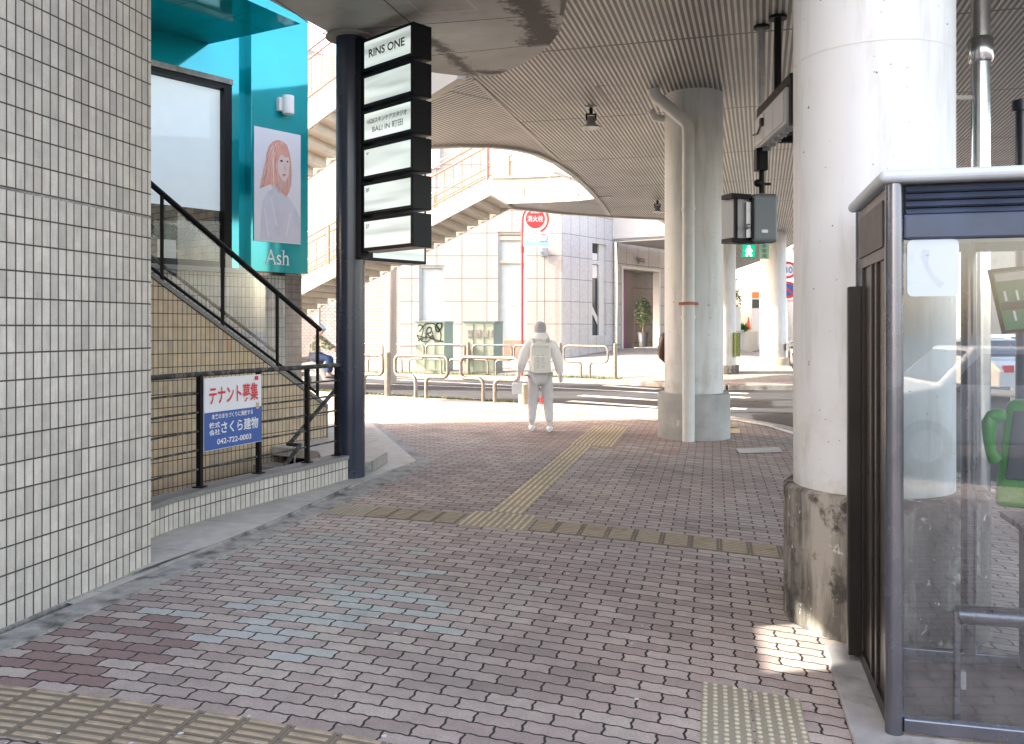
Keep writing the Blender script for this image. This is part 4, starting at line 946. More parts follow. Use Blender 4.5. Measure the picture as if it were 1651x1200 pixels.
# pipe on column 2
px0 = P(1111, 560, 12.28)
t = thing('drainpipe', 'white painted drainpipe with an elbow, fixed to the front of the column', 'pipe', (px0.x, px0.y, 0))
x0, y0 = px0.x, 12.32
MB().tube([(x0, y0, .0), (x0, y0, Z(215, 12.3)), (x0-.01, y0, Z(203, 12.3)), (x0-.05, y0, Z(195, 12.3)), (X(1062, 12.5), 12.5, Z(160, 12.5)), (X(1056, 12.5), 12.5, Z(153, 12.5)), (X(1054, 12.5), 12.5, DK)], .088, 20).build('pipe', M['pvc'], t)
for z in (Z(340, 12.3), Z(515, 12.3)): MB().cyl((x0, y0, z), .1, .05, 20).build('pipe_joint', M['pvc'], t)
MB().cyl((x0, y0, Z(492, 12.3)), .094, .045, 20).box((x0-.11, y0-.03, Z(490, 12.3)), (.07, .03, .04)).box((x0+.1, y0-.03, Z(490, 12.3)), (.06, .03, .04)).build('clamp', M['salmon'], t)
MB().tube([(X(1050, 12.9), 12.95, Z(178, 12.95)), (X(1056, 12.9), 12.95, Z(190, 12.95)), (X(1075, 12.9), 12.95, Z(193, 12.95))], .06, 12).build('side_branch', M['pvc'], t)
# steel pipe behind the booth
xs, ys = X(1581, 7.5), 7.5
t = thing('drainpipe', 'shiny stainless steel pipe standing behind the phone booth', 'pipe', (xs, ys, 0))
MB().cyl((xs, ys, 0), .078, DK, 28).build('pipe', M['steel'], t)
MB().lathe((xs, ys, Z(102, ys)), [(.082, 0), (.1, .02), (.1, .2), (.082, .22)], 28).build('pipe_sleeve', M['steel'], t)
MB().box((xs-.22, ys, Z(158, ys)), (.34, .03, .035)).build('bracket', M['white_paint'], t)
t = thing('road_pole', 'dark blue pole at the right edge behind the booth', 'pole', (X(1647, 8), 8, 0))
MB().cyl((X(1649, 8), 8, -.1), .06, Z(172, 8)+.1, 20).build('shaft', M['navy'], t); MB().cyl((X(1649, 8), 8, Z(180, 8)), .09, .1, 20).build('cap', M['navy'], t)
# =====================================================================
# OUTER STAIRS (two flights) behind the pillar
# =====================================================================
def flight(lab, top, ang, m, length, w_, n, rail_h=1.05, sh=.42, group='cream steel flights of the footbridge stair'):
    top = Vector(top); d = Vector((-math.cos(ang), math.sin(ang), 0)); nn = Vector((math.sin(ang), math.cos(ang), 0))
    t = thing('footbridge_stair', lab, 'stair', top, group)
    def pt(s, z=0, o=0): return top+d*s+nn*o+Vector((0, 0, -m*s+z))
    for o in (0, w_):
        b = MB(); A = pt(0, 0, o); B = pt(length, 0, o); b.slab((A.x, A.y), (B.x, B.y), -.06, A.z, A.z+sh, B.z, B.z+sh); b.build('stringer', M['cream_paint'], t)
    st = length/n; b = MB()
    for k in range(n):
        s = st*(k+.5); p = pt(s, .07, w_/2); b.box(p, (st*1.02, w_-.08, .05), d, nn); b.box(p+d*st*.5+Vector((0, 0, -m*st/2)), (.03, w_-.08, m*st), d, nn)
    b.build('steps', M['cream_paint'], t)
    for o in (0.03, w_-.03):
        r_ = MB()
        r_.tube([pt(0, sh+rail_h, o), pt(length, sh+rail_h, o)], .022, 6); r_.tube([pt(0, sh+rail_h-.18, o), pt(length, sh+rail_h-.18, o)], .02, 6); r_.tube([pt(0, sh+.10, o), pt(length, sh+.10, o)], .02, 6)
        k = 0; s = .05
        while s < length: r_.tube([pt(s, sh+.10, o), pt(s, sh+rail_h-.18, o)], .012, 4); s += .24
        s = .1
        while s < length: r_.tube([pt(s, sh-.02, o), pt(s, sh+rail_h+.02, o)], .035, 6); s += 2.2
        r_.build('railing', M['salmon'], t)
        MB().tube([pt(0, sh+rail_h+.12, o), pt(length, sh+rail_h+.12, o)], .02, 6).build('handrail', M['steel_dull'], t)
flight('lower flight of cream steel stairs with salmon railing rising to the deck', (-.54, 22.1, 5.0), R(14), .47, 8.6, 2.3, 26)
a18 = P(541, 178, 17.6)
flight('upper flight of cream steel stairs with salmon railing, behind the top of the pillar', P(575, 150, 17.3), R(14), .62, 3.9, 2.0, 12, sh=.55)
xp = X(630, 27)
t = thing('stair_support', 'pale round post under the footbridge stair', 'post', (xp, 27, .03)); MB().cyl((xp, 27.0, -.1), .19, 3.6, 24).build('shaft', M['cream_paint'], t)
# chain-link fence under the stair
t = thing('chain_link_fence', 'chain link fence with pale posts under the stair', 'fence', (-6.8, 26.2, 0))
fx0, fx1, fy = X(470, 26.2), X(552, 26.2), 26.2; zf0, zf1 = Z(600, fy), Z(482, fy); b = MB(); s = fx0-(zf1-zf0)
while s < fx1:
    for sg in (1, -1):
        a0 = s if sg == 1 else s+(zf1-zf0); x_a = a0; x_b = a0+sg*(zf1-zf0); za, zb = zf0, zf1
        lo, hi = fx0, fx1
        def cl(xx): return zf0+(xx-a0)*sg
        xa = min(max(min(x_a, x_b), lo), hi); xb = max(min(max(x_a, x_b), hi), lo)
        if xb-xa > .02: b.tube([(xa, fy, cl(xa)), (xb, fy, cl(xb))], .008, 4, cap=False)
    s += .13
b.build('wire_mesh', M['rail_steel'], t)
for px in (484, 515, 545): MB().cyl((X(px, fy), fy, 0), .035, Z(478, fy), 10).build('post', M['cream_paint'], t)
# =====================================================================
# FAR BUILDING
# =====================================================================
BY = 34.0
cA = Vector((X(907, BY), BY)); dB = Vector((.619, .786)); nB = Vector((-.786, .619))
def bpx(px, o=0.0):
    k = (px-CX)/F; a = cA+Vector((dB.y, -dB.x))*o; return (k*a.y-a.x)/(dB.x-k*dB.y)
def bp(s, o=0.0): q = cA+dB*s+Vector((dB.y, -dB.x))*o; return q
t = thing('stone_clad_building', 'pale stone clad corner building across the road with tall narrow windows', 'building', (cA.x, BY, .4))
XL = X(596, BY); XM = X(645, BY)
def facade(segs, y, z0, z1, holes, m, nm):            # fronto facade with rectangular openings (x0,x1,z0,z1)
    xs_ = sorted(set([segs[0], segs[1]]+[h[0] for h in holes]+[h[1] for h in holes])); b = MB()
    for i in range(len(xs_)-1):
        x0, x1 = xs_[i], xs_[i+1]; hs = [h for h in holes if h[0] <= x0+1e-4 and h[1] >= x1-1e-4]
        zs_ = [z0]+[v for h in sorted(hs, key=lambda h: h[2]) for v in (h[2], h[3])]+[z1]
        for k in range(0, len(zs_), 2): b.slab((x0, y), (x1, y), .35, zs_[k], zs_[k+1])
    return b.build(nm, m, t)
H1 = (X(676, BY), X(716, BY), Z(519, BY), Z(428, BY)); H2 = (X(803, BY), X(849, BY), Z(548, BY), Z(374, BY))
facade((XM, cA.x), BY, -.1, 12.5, [H1, H2], M['panel_cream'], 'cream_wall')
MB().slab((X(455, BY+1), BY+.6), (XM, BY+.6), .35, -.1, 12.5).build('brick_wall', M['brick_white'], t)
MB().slab((XM, BY-.02), (cA.x-.35, BY-.02), .02, -.1, .62+.45).build('brown_plinth', mat('brown_granite', (.30, .22, .19), .4, var=.15), t) if False else None
MB().slab((X(812, BY), BY-.03), (X(850, BY), BY-.03), .03, .3, Z(549, BY)).build('brown_plinth', mat('brown_granite', (.34, .22, .17), .4, var=.15), t)
wg = mat('frosted_window', (.50, .56, .57), .25, var=.05); wa = mat('grey_window_frame', (.42, .42, .42), .4, .3)
for nm_, H in (('a', H1), ('b', H2)):
    f = MB(); f.box(((H[0]+H[1])/2, BY+.12, H[3]-.05), (H[1]-H[0], .1, .10)); f.box(((H[0]+H[1])/2, BY+.12, H[2]+.04), (H[1]-H[0], .1, .08))
    f.box((H[0]+.04, BY+.12, (H[2]+H[3])/2), (.08, .098, H[3]-H[2]-.2)); f.box((H[1]-.04, BY+.12, (H[2]+H[3])/2), (.08, .098, H[3]-H[2]-.2))
    if nm_ == 'b': f.box(((H[0]+H[1])/2, BY+.11, Z(422, BY)), (H[1]-H[0]-.16, .09, .12)); f.box(((H[0]+H[1])/2, BY+.11, Z(384, BY)), (H[1]-H[0]-.16, .09, .16))
    fo = f.build('window_frame', M['cream_paint'] if nm_ == 'b' else wa, t)
    MB().box(((H[0]+H[1])/2, BY+.2, (H[2]+H[3])/2), (H[1]-H[0], .02, H[3]-H[2])).build('window_pane', wg, fo)
MB().box((X(690, BY), BY-.05, Z(254, BY)), (.95, .06, .85)).build('sign_board', M['signwhite'], t); text('RESTAURANT', (X(690, BY), BY-.085, Z(247, BY)), (1, 0, 0), UP, .7, .12, M['pink'], t) if False else None
q_ = MB(); q_.box((X(830, BY), BY+.17, (Z(445, BY)+Z(494, BY))/2), (.35, .012, 1.15)); q_.build('window_notice', M['signwhite'], t)
# right-hand facade (bluish shade painted into its cladding) with the narrow window
s1, s2 = bpx(955), bpx(978); SE = bpx(988)
b = MB()
def rs(s0, s1_, z0, z1, th=.35, o=0.0): p, q = bp(s0, o), bp(s1_, o); b.slab(p, q, th, z0, z1)
rs(0.0, s1, -.1, 12.5); rs(s2, SE, -.1, 12.5); rs(s1, s2, -.1, Z(541, 36)); rs(s1, s2, Z(393, 36), 12.5)
b.build('shaded_wall', M['panel_shade'], t)
b = MB(); rs(s1, s1+.12, Z(541, 36), Z(393, 36), .08, -.12); rs(s2-.4, s2, Z(541, 36), Z(393, 36), .08, -.12); rs(s1+.12, s2-.4, Z(426, 36), Z(420, 36), .08, -.12); b.build('window_frame', M['sigwhite'], t)
b = MB(); rs(s1, s2, Z(541, 36), Z(393, 36), .02, -.22); b.build('window_pane', mat('dark_glass', (.05, .06, .07), .08), t)
b = MB(); rs(s1+.14, s2-.42, Z(448, 36), Z(427, 36), .01, -.2); rs(s1+.14, s2-.42, Z(419, 36), Z(408, 36), .01, -.2); b.build('window_notice', M['signwhite'], t)
b = MB(); b.plate([(bp(s1+.15, -.2).x, bp(s1+.15, -.2).y, Z(500, 36)), (bp(s1+.15, -.2).x, bp(s1+.15, -.2).y, Z(488, 36)), (bp(s2-.42, -.2).x, bp(s2-.42, -.2).y, Z(512, 36)), (bp(s2-.42, -.2).x, bp(s2-.42, -.2).y, Z(524, 36))], (dB.y, -dB.x, 0), .02); b.build('diagonal_brace', M['sigwhite'], t)
# canopy fascia over the entrance
cE = bp(SE, .0); cF = Vector((X(1075, 35.6), 35.6))
dF = (cF-cE).normalized(); c2_ = cE+dF*4.2
b = MB(); b.slab(cE, c2_, .25, Z(391, cE.y), 6.9); b.build('canopy_fascia', M['white_paint'], t)
cb = [cE, c2_, c2_+Vector((2.2, 4.5)), bp(SE+7.5)]
b = MB(); b.prism([Vector(p) for p in cb], Z(391, cE.y)+.03, Z(391, cE.y)+.15); b.build('canopy_soffit', M['steel_dull'] if False else mat('canopy_soffit_paint', (.30, .29, .28), .6), t)
# entrance wall behind the canopy
e0, e1 = bpx(1004, -.3), bpx(1062, -.3); zt = Z(432, bp(e0).y); zg = .68
b = MB(); rs(SE+.05, e0-.12, .2, 6.0, .3, -.3); rs(e0-.12, e1+.12, zt+.1, 6.0, .3, -.3); rs(e1+.12, e1+3.6, .2, 6.0, .3, -.3); b.build('entrance_wall', M['panel_cream'], t)
b = MB(); rs(e0-.12, e0, .5, zt+.1, .34, -.26); rs(e1, e1+.12, .5, zt+.1, .34, -.26); rs(e0, e1, zt, zt+.1, .34, -.26); b.build('entrance_frame', M['sigwhite'], t)
b = MB(); rs(e0, bpx(1075, -2.2), .5, zg+.02, 2.2, -.6); b.build('entrance_floor', M['platform'], t)
pe = bp(e0, -.6); qe = bp(e0+1.15, -.6)
b = MB(); rs(bpx(1004, -.9), bpx(1022, -.9), zg, zt, .06, -.9); b.build('door', M['door_dark'], t)
b = MB(); rs(bpx(1004, -.8), bpx(1008.5, -.8), zg, zt, .03, -.8); b.build('banner', M['magenta'], t)
b = MB(); rs(bpx(1000, -2.2), bpx(1075, -2.2), zg, zt+.1, .12, -2.2); b.build('recess_wall', M['entry_wall'], t)
b = MB(); rs(e0-.1, bpx(1075, -2.2), zt+.1, zt+.2, 2.3, -.58); b.build('recess_ceiling', M['entry_wall'], t)
b = MB(); pl = bp(SE+.12, .06); b.cyl((pl.x, pl.y, .3), .09, Z(391, cE.y)-.3, 16); b.build('downpipe', M['steel'], t)
sT = bpx(1032, -.25); q = bp(sT, -.25); text('tigetap', (q.x, q.y, Z(420, q.y)), (dB.x, dB.y, 0), UP, .78, .34, M['black'], t, depth=.03, bold=.012)
# potted tree in the recess
def pottree(lab, base, h, r, n, potm, ph=.75, pr=.3, sz=.09):
    base = Vector(base); t = thing('potted_tree', lab, 'potted tree', base)
    MB().lathe(base, [(pr*.68, 0), (pr, ph), (pr*.88, ph), (pr*.8, ph-.05)], 24).build('pot', potm, t)
    b = MB()
    for k in range(5):
        a = k*1.3; b.tube([base+Vector((0, 0, ph-.05)), base+Vector((.06*math.cos(a), .06*math.sin(a), ph+.35*h)), base+Vector((r*.5*math.cos(a), r*.5*math.sin(a), h*(.72+.05*k)))], [.03, .02, .008], 6)
    b.build('trunk', M['bark'], t); b = MB()
    for i in range(n):
        a = random.uniform(0, 6.28); ph_ = random.uniform(-1, 1); rr = random.random()**.45
        c = base+Vector((r*rr*math.sqrt(1-ph_*ph_)*math.cos(a), r*rr*math.sqrt(1-ph_*ph_)*math.sin(a), h*.72+(h*.30)*rr*ph_))
        if math.sin(c.x*9+c.z*5)+math.sin(c.z*8+c.y*6) < -1.0: continue
        u_ = Vector((random.uniform(-1, 1), random.uniform(-1, 1), random.uniform(-.8, .6))).normalized()*sz; v_ = u_.cross(Vector((random.uniform(-1, 1), random.uniform(-1, 1), 1))).normalized()*sz*.4
        b.add([c, c+u_*.5+v_, c+u_, c+u_*.5-v_], [(0, 1, 2, 3)])
    b.build('foliage', M['leaf'], t); return t
q = bp(bpx(1037, -1.3), -1.3)
pottree('potted fig tree in a dark planter inside the entrance recess', (q.x, q.y, zg+.02), 2.35, .42, 900, M['pot'], .72, .27)
# service box under the hydrant sign
q = P(878, 407, BY-.15); t = thing('service_box', 'small grey box on the cream wall with a cable below', 'box', q)
MB().box(q, (.26, .22, .34)).build('housing', M['sigbox'], t, bevel=.02); MB().tube([q+Vector((-.1, -.05, .05)), q+Vector((-.22, -.12, 0))], [.07, .05], 10).build('lamp_head', M['sigwhite'], t); MB().tube([q+Vector((0, .08, -.17)), q+Vector((0, .08, -3.6))], .012, 6).build('cable', M['grey_letter'], t)
# =====================================================================
# cabinets, hydrant sign, guard rails
# =====================================================================
def cabinet(lab, x0, x1, x2, y, ztop, vents):
    D0 = y; t = thing('utility_cabinet', lab, 'cabinet', (X(x0, y), y, .05), 'utility cabinets behind the far guard rail')
    w_ = X(x1, y)-X(x0, y); dep = .55; sk = X(x2, y+dep)-X(x1, y)
    a = (X(x0, y), y); c = (X(x1, y), y); ax_ = sk/dep
    pts = [a, c, (c[0]+sk, y+dep), (a[0]+sk, y+dep)]
    MB().prism(pts, .02, .14).build('plinth', M['concrete'], t)
    MB().prism([(a[0]+.02, y+.02), (c[0]-.02, y+.02), (c[0]+sk-.02, y+dep), (a[0]+sk+.02, y+dep)], .14, ztop-.05).build('body', M['cab_green'], t, bevel=.01)
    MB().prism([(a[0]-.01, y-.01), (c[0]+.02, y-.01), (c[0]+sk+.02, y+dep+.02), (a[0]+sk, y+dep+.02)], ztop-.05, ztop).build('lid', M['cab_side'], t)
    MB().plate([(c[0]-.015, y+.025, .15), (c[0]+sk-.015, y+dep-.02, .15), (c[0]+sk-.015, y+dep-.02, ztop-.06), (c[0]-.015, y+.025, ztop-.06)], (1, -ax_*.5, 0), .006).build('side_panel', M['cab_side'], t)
    for k in (1, 2): MB().box((a[0]+w_*k/3, y+.012, .14+(ztop-.2)/2), (.012, .02, ztop-.28)).build('door_gap', M['cab_side'], t)
    if vents:
        for k in range(3): MB().box((a[0]+w_*(.24+.24*k), y+.008, ztop-.42), (w_*.17, .02, .26)).build('window', M['granite_dirty'], t)
        MB().box((a[0]+w_*.93, y+.008, ztop-.42), (w_*.07, .02, .26)).build('window', M['granite_dirty'], t)
    return t, a[0], w_
ct, ax0, aw = cabinet('pale green utility cabinet covered in black graffiti', 669, 717, 731, 30.2, Z(518, 30.2), False)
def gp(zx, zy): return Vector((ax0+aw*(zx-870)/200, 30.2-.003, Z(300+zy/4, 30.2)))       # strokes of the tag, on the door
gr = MB()
for st_, r_ in (([(890, 905), (905, 895), (925, 915), (918, 960), (900, 990), (885, 960)], .018), ([(900, 940), (930, 900), (960, 885), (1000, 890), (1030, 920), (1045, 960), (1040, 1000)], .022), ([(945, 985), (950, 930), (965, 910), (980, 920), (975, 945), (955, 955), (985, 985)], .022), ([(990, 940), (992, 985)], .02), ([(1005, 905), (1020, 940), (1045, 920), (1050, 890), (1030, 882), (1015, 900), (1035, 930)], .026), ([(890, 1000), (940, 975), (1000, 990), (1060, 1005)], .018), ([(885, 965), (925, 975), (915, 1000), (960, 1000), (985, 965), (1010, 1000), (1060, 1000)], .018)):
    pts = [gp(*p) for p in st_]; sm = []
    for i in range(len(pts)-1):
        p0 = pts[max(i-1, 0)]; p1 = pts[i]; p2 = pts[i+1]; p3 = pts[min(i+2, len(pts)-1)]
        for k in range(6):
            f = k/6; sm.append(.5*((2*p1)+(-p0+p2)*f+(2*p0-5*p1+4*p2-p3)*f*f+(-p0+3*p1-3*p2+p3)*f**3))
    sm.append(pts[-1]); rr = r_*1.0
    for i in range(len(sm)-1):
        d = (sm[i+1]-sm[i]).normalized(); nn = Vector((-d.z, 0, d.x))*rr; e = d*rr*.4; a_, c_ = sm[i]-e, sm[i+1]+e
        gr.add([a_-nn, a_+nn, c_+nn, c_-nn], [(0, 1, 2, 3)])
g_ = gr.build('graffiti', M['graffiti'], ct)
cabinet('pale green utility cabinet with a row of small dark windows', 746, 797, 811, 29.4, Z(518, 29.4), True)
# hydrant sign
hy = 28.6; hx = X(842, hy); t = thing('hydrant_sign', 'red hooked pole with a round red hydrant sign and an advert plate', 'sign', (hx, hy, .04))
arc = [(hx, hy, .0), (hx, hy, Z(372, hy))]
cxh, czh, rh = X(863, hy), Z(353, hy), 20.5*hy/F
for k in range(0, 15): a = math.pi-k*math.pi*1.36/14; arc.append((cxh+rh*math.cos(a), hy, czh+rh*math.sin(a)*1.08))
MB().tube(arc, .042, 10).build('pole', M['red'], t); MB().cyl((hx, hy, Z(408, hy)), .065, .25, 12).build('pole_joint', M['red'], t)
MB().cyl((cxh, hy-.03, czh), .35, .02, 40, axis=(0, 1, 0)).build('rim', M['signwhite'], t)
dsk = MB().cyl((cxh, hy-.036, czh), .32, .02, 40, axis=(0, 1, 0)).build('disc', M['red'], t)
text('消火栓', (cxh, hy-.04, czh), (1, 0, 0), UP, .52, .2, M['signwhite'], t); text('FIRE HYDRANT', (cxh, hy-.04, czh+.2), (1, 0, 0), UP, .3, .05, M['signwhite'], t)
bx0, bx1, bz0, bz1 = X(843.5, hy), X(885, hy), Z(398, hy), Z(375, hy)
pl = MB().box(((bx0+bx1)/2, hy-.05, (bz0+bz1)/2), (bx1-bx0, .02, bz1-bz0)).build('advert_plate', M['signwhite'], t)
MB().box(((bx0+bx1)/2, hy-.064, bz0+.1), (bx1-bx0-.03, .004, .17)).build('blue_band', M['sky_blue'], t)
for s_, px, py, w_, h_, m_ in (('のってますよね', 858, 379, .38, .07, M['sky_blue']), ('この', 848, 386.5, .15, .09, M['sky_blue']), ('広告', 860, 387, .28, .15, M['pink'])): text(s_, (X(px, hy), hy-.07, Z(py, hy)), (1, 0, 0), UP, w_, h_, m_, t)
MB().tube([(X(871, hy), hy-.065, Z(379, hy)), (X(878, hy), hy-.065, Z(377, hy)), (X(882, hy), hy-.065, Z(382, hy)), (X(880, hy), hy-.065, Z(388, hy)), (X(870, hy), hy-.065, Z(389, hy))], .025, 6).build('curved_arrow', M['pink'], t)
# guard rails
def rail_unit(lab, p0, p1, z0, ztop, zbot, grp, legs=(.40, .60), r=.042, loc=None):
    p0 = Vector(p0); p1 = Vector(p1); t = thing('guard_rail', lab, 'guard rail', (*((p0+p1)/2), z0), grp)
    L = (p1-p0).length; d = (p1-p0)/L; cr = .13
    def q(s, z): v = p0+d*s; return Vector((v.x, v.y, z))
    def corner(s, z, ds0, dz0, ds1, dz1):              # quarter bend
        return [q(s+ds0*(1-math.sin(a))+ds1*(1-math.cos(a)), z+dz0*(1-math.sin(a))+dz1*(1-math.cos(a))) for a in (0, .39, .785, 1.178, 1.57)]
    la, lb = L*legs[0], L*legs[1]
    pts = [q(la, z0-.05)]+corner(la, zbot, 0, -cr, -cr, 0)+corner(0, zbot, cr, 0, 0, cr)+corner(0, ztop, 0, -cr, cr, 0)+corner(L, ztop, -cr, 0, 0, -cr)+corner(L, zbot, 0, cr, -cr, 0)+corner(lb, zbot, cr, 0, 0, -cr)+[q(lb, z0-.05)]
    MB().tube(pts, r, 10).build('bent_tube', M['rail_steel'], t)
    fl_ = MB(); 
    for l_ in (la, lb): fl_.cyl(q(l_, z0), .06, .012, 14)
    fl_.build('foot', M['rail_steel'], t); return t
def rpost(lab, x, y, z0, h, grp, r=.055, m='rail_steel'):
    t = thing('guard_post', lab, 'post', (x, y, z0), grp); MB().cyl((x, y, z0-.05), r, h+.05, 20).build('shaft', M[m], t); MB().lathe((x, y, z0+h), [(r, 0), (r*.8, .015), (r*.3, .022)], 20).build('cap', M[m], t); return t
def KL(px):                                           # on the near kerb line, 0.25 m back from the edge
    ln = off(KERB, -.28)
    for i in range(len(ln)-1):
        a, c = Vector(ln[i]), Vector(ln[i+1]); fa = a.x-(px-CX)/F*a.y; fc = c.x-(px-CX)/F*c.y
        if fa*fc <= 0: return a.lerp(c, fa/(fa-fc))
GN = 'bent tube guard rails along the near kerb'; zt_, zb_ = .97, .50
for (a, c, lab) in ((545, 617, 'near guard rail partly hidden behind the navy pillar'), (637, 722, 'near guard rail in front of the graffiti cabinet'), (743, 836, 'near guard rail in front of the windowed cabinet')):
    rail_unit(lab, KL(a), KL(c), 0, zt_, zb_, GN, r=.044)
p = KL(625); rpost('stout near guard rail post right of the navy pillar', p.x, p.y, 0, 1.02, 'posts of the near guard rail', .075)
p = KL(844); rpost('short brown post at the end of the near guard rail beside the walker', p.x, p.y, 0, .42, 'posts of the near guard rail', .11, 'colconc3')
GF = 'bent tube guard rails along the far kerb'
def FL(px, o=.35):
    ln = [(-6.2, 31.3+o), (-3.0, 29.6+o), (.4, 28.2+o), (3.3, 26.4+o), (4.9, 25.0+o)]; ln = [(-30, 56)]+ln
    for i in range(len(ln)-1):
        a, c = Vector(ln[i]), Vector(ln[i+1]); fa = a.x-(px-CX)/F*a.y; fc = c.x-(px-CX)/F*c.y
        if fa*fc <= 0: return a.lerp(c, fa/(fa-fc))
for (a, c, lab) in ((500, 543, 'far guard rail beyond the scooter rider, left of the pillar'), (560, 617, 'far guard rail just right of the navy pillar'), (625, 683, 'far guard rail beside the graffiti cabinet'), (687, 749, 'far guard rail between the two cabinets'), (762, 825, 'far guard rail in front of the windowed cabinet'), (829, 893, 'far guard rail behind the walker'), (909, 980, 'last far guard rail right of the walker')):
    rail_unit(lab, FL(a), FL(c), .05, 1.05, .55, GF, r=.036)
for px, lab in ((622, 'far guard rail post behind the near stout post'), (755, 'far guard rail post between the cabinets'), (903, 'far guard rail post just right of the walker'), (992, 'far guard rail end post below the entrance')):
    p = FL(px); rpost(lab, p.x, p.y, .05, 1.08, 'posts of the far guard rail', .06)
# =====================================================================
# signals
# =====================================================================
t = thing('vehicle_signal', 'horizontal traffic signal seen from behind, hung from a dark bracket under the soffit', 'traffic signal', P(1255, 180, 9.7))
A_ = P(1230, 225, 10.0); B_ = P(1292, 150, 8.4)
hx_ = Vector(((B_-A_).x, (B_-A_).y, 0)); Ls = hx_.length; hd = hx_/Ls; zc = (A_.z+B_.z)/2
nd = Vector((-hd.y, hd.x, 0))
zt0 = 3.62; zt1 = 4.02
a_ = P(1229, 200, 9.95); a_.z = 0; c_ = a_+hd*1.35
b = MB(); b.box((a_+c_)/2+Vector((0, 0, (zt0+zt1)/2)), (1.35, .16, .36), hd); b.build('housing', M['sigwhite'], t, bevel=.015)
b = MB()
for k in range(3):
    ce = a_+hd*(.25+.42*k)+Vector((0, 0, (zt0+zt1)/2)); b.cyl(ce+nd*.07, .15, .25, 24, axis=nd)
    MB().box(ce-nd*.085, (.38, .02, .30), hd).build('rear_door', M['signwhite'], t, bevel=.01)
b.build('visor', M['blackmetal'], t)
MB().box((a_+c_)/2+Vector((0, 0, zt1+.05)), (1.45, .10, .10), hd).box(a_+Vector((0, 0, (zt0+zt1)/2+.02))-hd*.035, (.06, .1, .46), hd).box(c_+Vector((0, 0, (zt0+zt1)/2+.02))+hd*.035, (.06, .1, .46), hd).build('hanger_frame', M['blackmetal'], t)
cc = P(1254, 145, 9.6); MB().cyl((cc.x, cc.y, zt1+.05), .04, DK-zt1-.05, 12).cyl((cc.x, cc.y, DK-.03), .1, .03, 16).build('hanger', M['blackmetal'], t)
for k in range(6): MB().cyl(a_+hd*(.15+.2*k)+Vector((0, 0, zt0+.0)), .012, .0, 6) if False else None
for k in range(5): ce = a_+hd*(.2+.24*k)+Vector((0, 0, zt0-.0)); MB().box(ce+Vector((0, 0, -.01)), (.05, .08, .03), hd).build('clip', M['sigbox'], t)
b = MB(); e = a_+hd*.45-nd*.11+Vector((0, 0, 3.86)); b.box(e, (.07, .04, .08), hd); b.tube([e, e-hd*.2+Vector((0, 0, -.08)), e-hd*.42+Vector((0, 0, -.05))], .01, 6); b.build('cable', M['black'], t)
# vertical hanger with pedestrian signals
hp = P(1228, 300, 9.9); t = thing('pedestrian_signal', 'pair of pedestrian signals seen from behind, hanging on a black pole from the soffit', 'traffic signal', (hp.x, hp.y, 3.0))
MB().cyl((hp.x, hp.y, Z(312, 9.9)), .032, DK-Z(312, 9.9), 12).cyl((hp.x, hp.y, DK-.03), .09, .03, 16).build('pole', M['blackmetal'], t)
MB().tube([(hp.x, hp.y, DK-.02), (hp.x, hp.y, Z(172, 9.9))], .042, 12).build('pole_sleeve', M['steel_dull'], t)
MB().box((hp.x-.02, hp.y-.04, Z(259, 9.9)), (.13, .12, .25)).box((hp.x-.04, hp.y-.06, Z(259, 9.9)), (.04, .12, .26)).build('control_box', M['blackmetal'], t, bevel=.006)
MB().blob((hp.x-.05, hp.y-.02, Z(296, 9.9)), .045).box((hp.x+.05, hp.y, Z(297, 9.9)), (.1, .03, .03)).build('fitting', M['blackmetal'], t)
D = 9.75
MB().box(P(1231, 353, D), (.285, .16, .55)).build('rear_housing', M['sigbox'], t, bevel=.045, seg=4)
MB().box(P(1211.5, 353, D)+Vector((0, .0, 0)), (.02, .14, .46)).build('hinge', M['blackmetal'], t)
MB().box(P(1233, 373, D-.085), (.07, .008, .035)).build('maker_plate', M['steel_dull'], t)
for z_ in (318, 391): MB().box(P(1211, z_, D-.02), (.30, .03, .03)).build('bracket', M['blackmetal'], t)
l0 = P(1170, 353, 9.9); 
sb_ = MB(); sb_.box(P(1187.5, 353, 9.9), (.235, .26, .52), (.94, .34, 0)); sb_.build('side_housing', M['sigwhite'], t, bevel=.01)
MB().box(P(1186, 353, 9.72), (.035, .03, .55), (.94, .34, 0)).box(P(1187, 318, 9.80), (.26, .20, .05), (.94, .34, 0)).box(P(1187, 389, 9.80), (.26, .20, .05), (.94, .34, 0)).build('strap', M['blackmetal'], t)
MB().box(P(1206, 355, 9.75), (.05, .05, .4)).blob(P(1206, 365, 9.68), .03).build('hinge_arm', M['steel_dull'], t)
# far lit pedestrian signal and plate
D = 25.5; q = P(1207, 405, D); t = thing('crossing_signal', 'lit green walking man signal across the road, below the hanging boxes', 'traffic signal', (q.x, q.y, q.z))
MB().box(q+Vector((0, .06, 0)), (.42, .14, .42)).build('housing', M['sigbox'], t, bevel=.03)
MB().box(q+Vector((0, -.02, 0)), (.37, .01, .37)).build('lens', M['green_on'], t)
f = MB(); c_ = q+Vector((0, -.03, 0))
f.blob(c_+Vector((0, 0, .115)), .038, 8, 6, (1, .3, 1)); f.box(c_+Vector((0, 0, .02)), (.07, .01, .13)); f.box(c_+Vector((.05, 0, -.09)), (.045, .01, .13), (.9, 0, .4), (0, 1, 0), (-.4, 0, .9)); f.box(c_+Vector((-.045, 0, -.09)), (.045, .01, .13), (.9, 0, -.4), (0, 1, 0), (.4, 0, .9)); f.box(c_+Vector((.06, 0, .03)), (.03, .01, .1), (.8, 0, .6), (0, 1, 0), (-.6, 0, .8)); f.box(c_+Vector((-.06, 0, .03)), (.03, .01, .1), (.8, 0, -.6), (0, 1, 0), (.6, 0, .8))
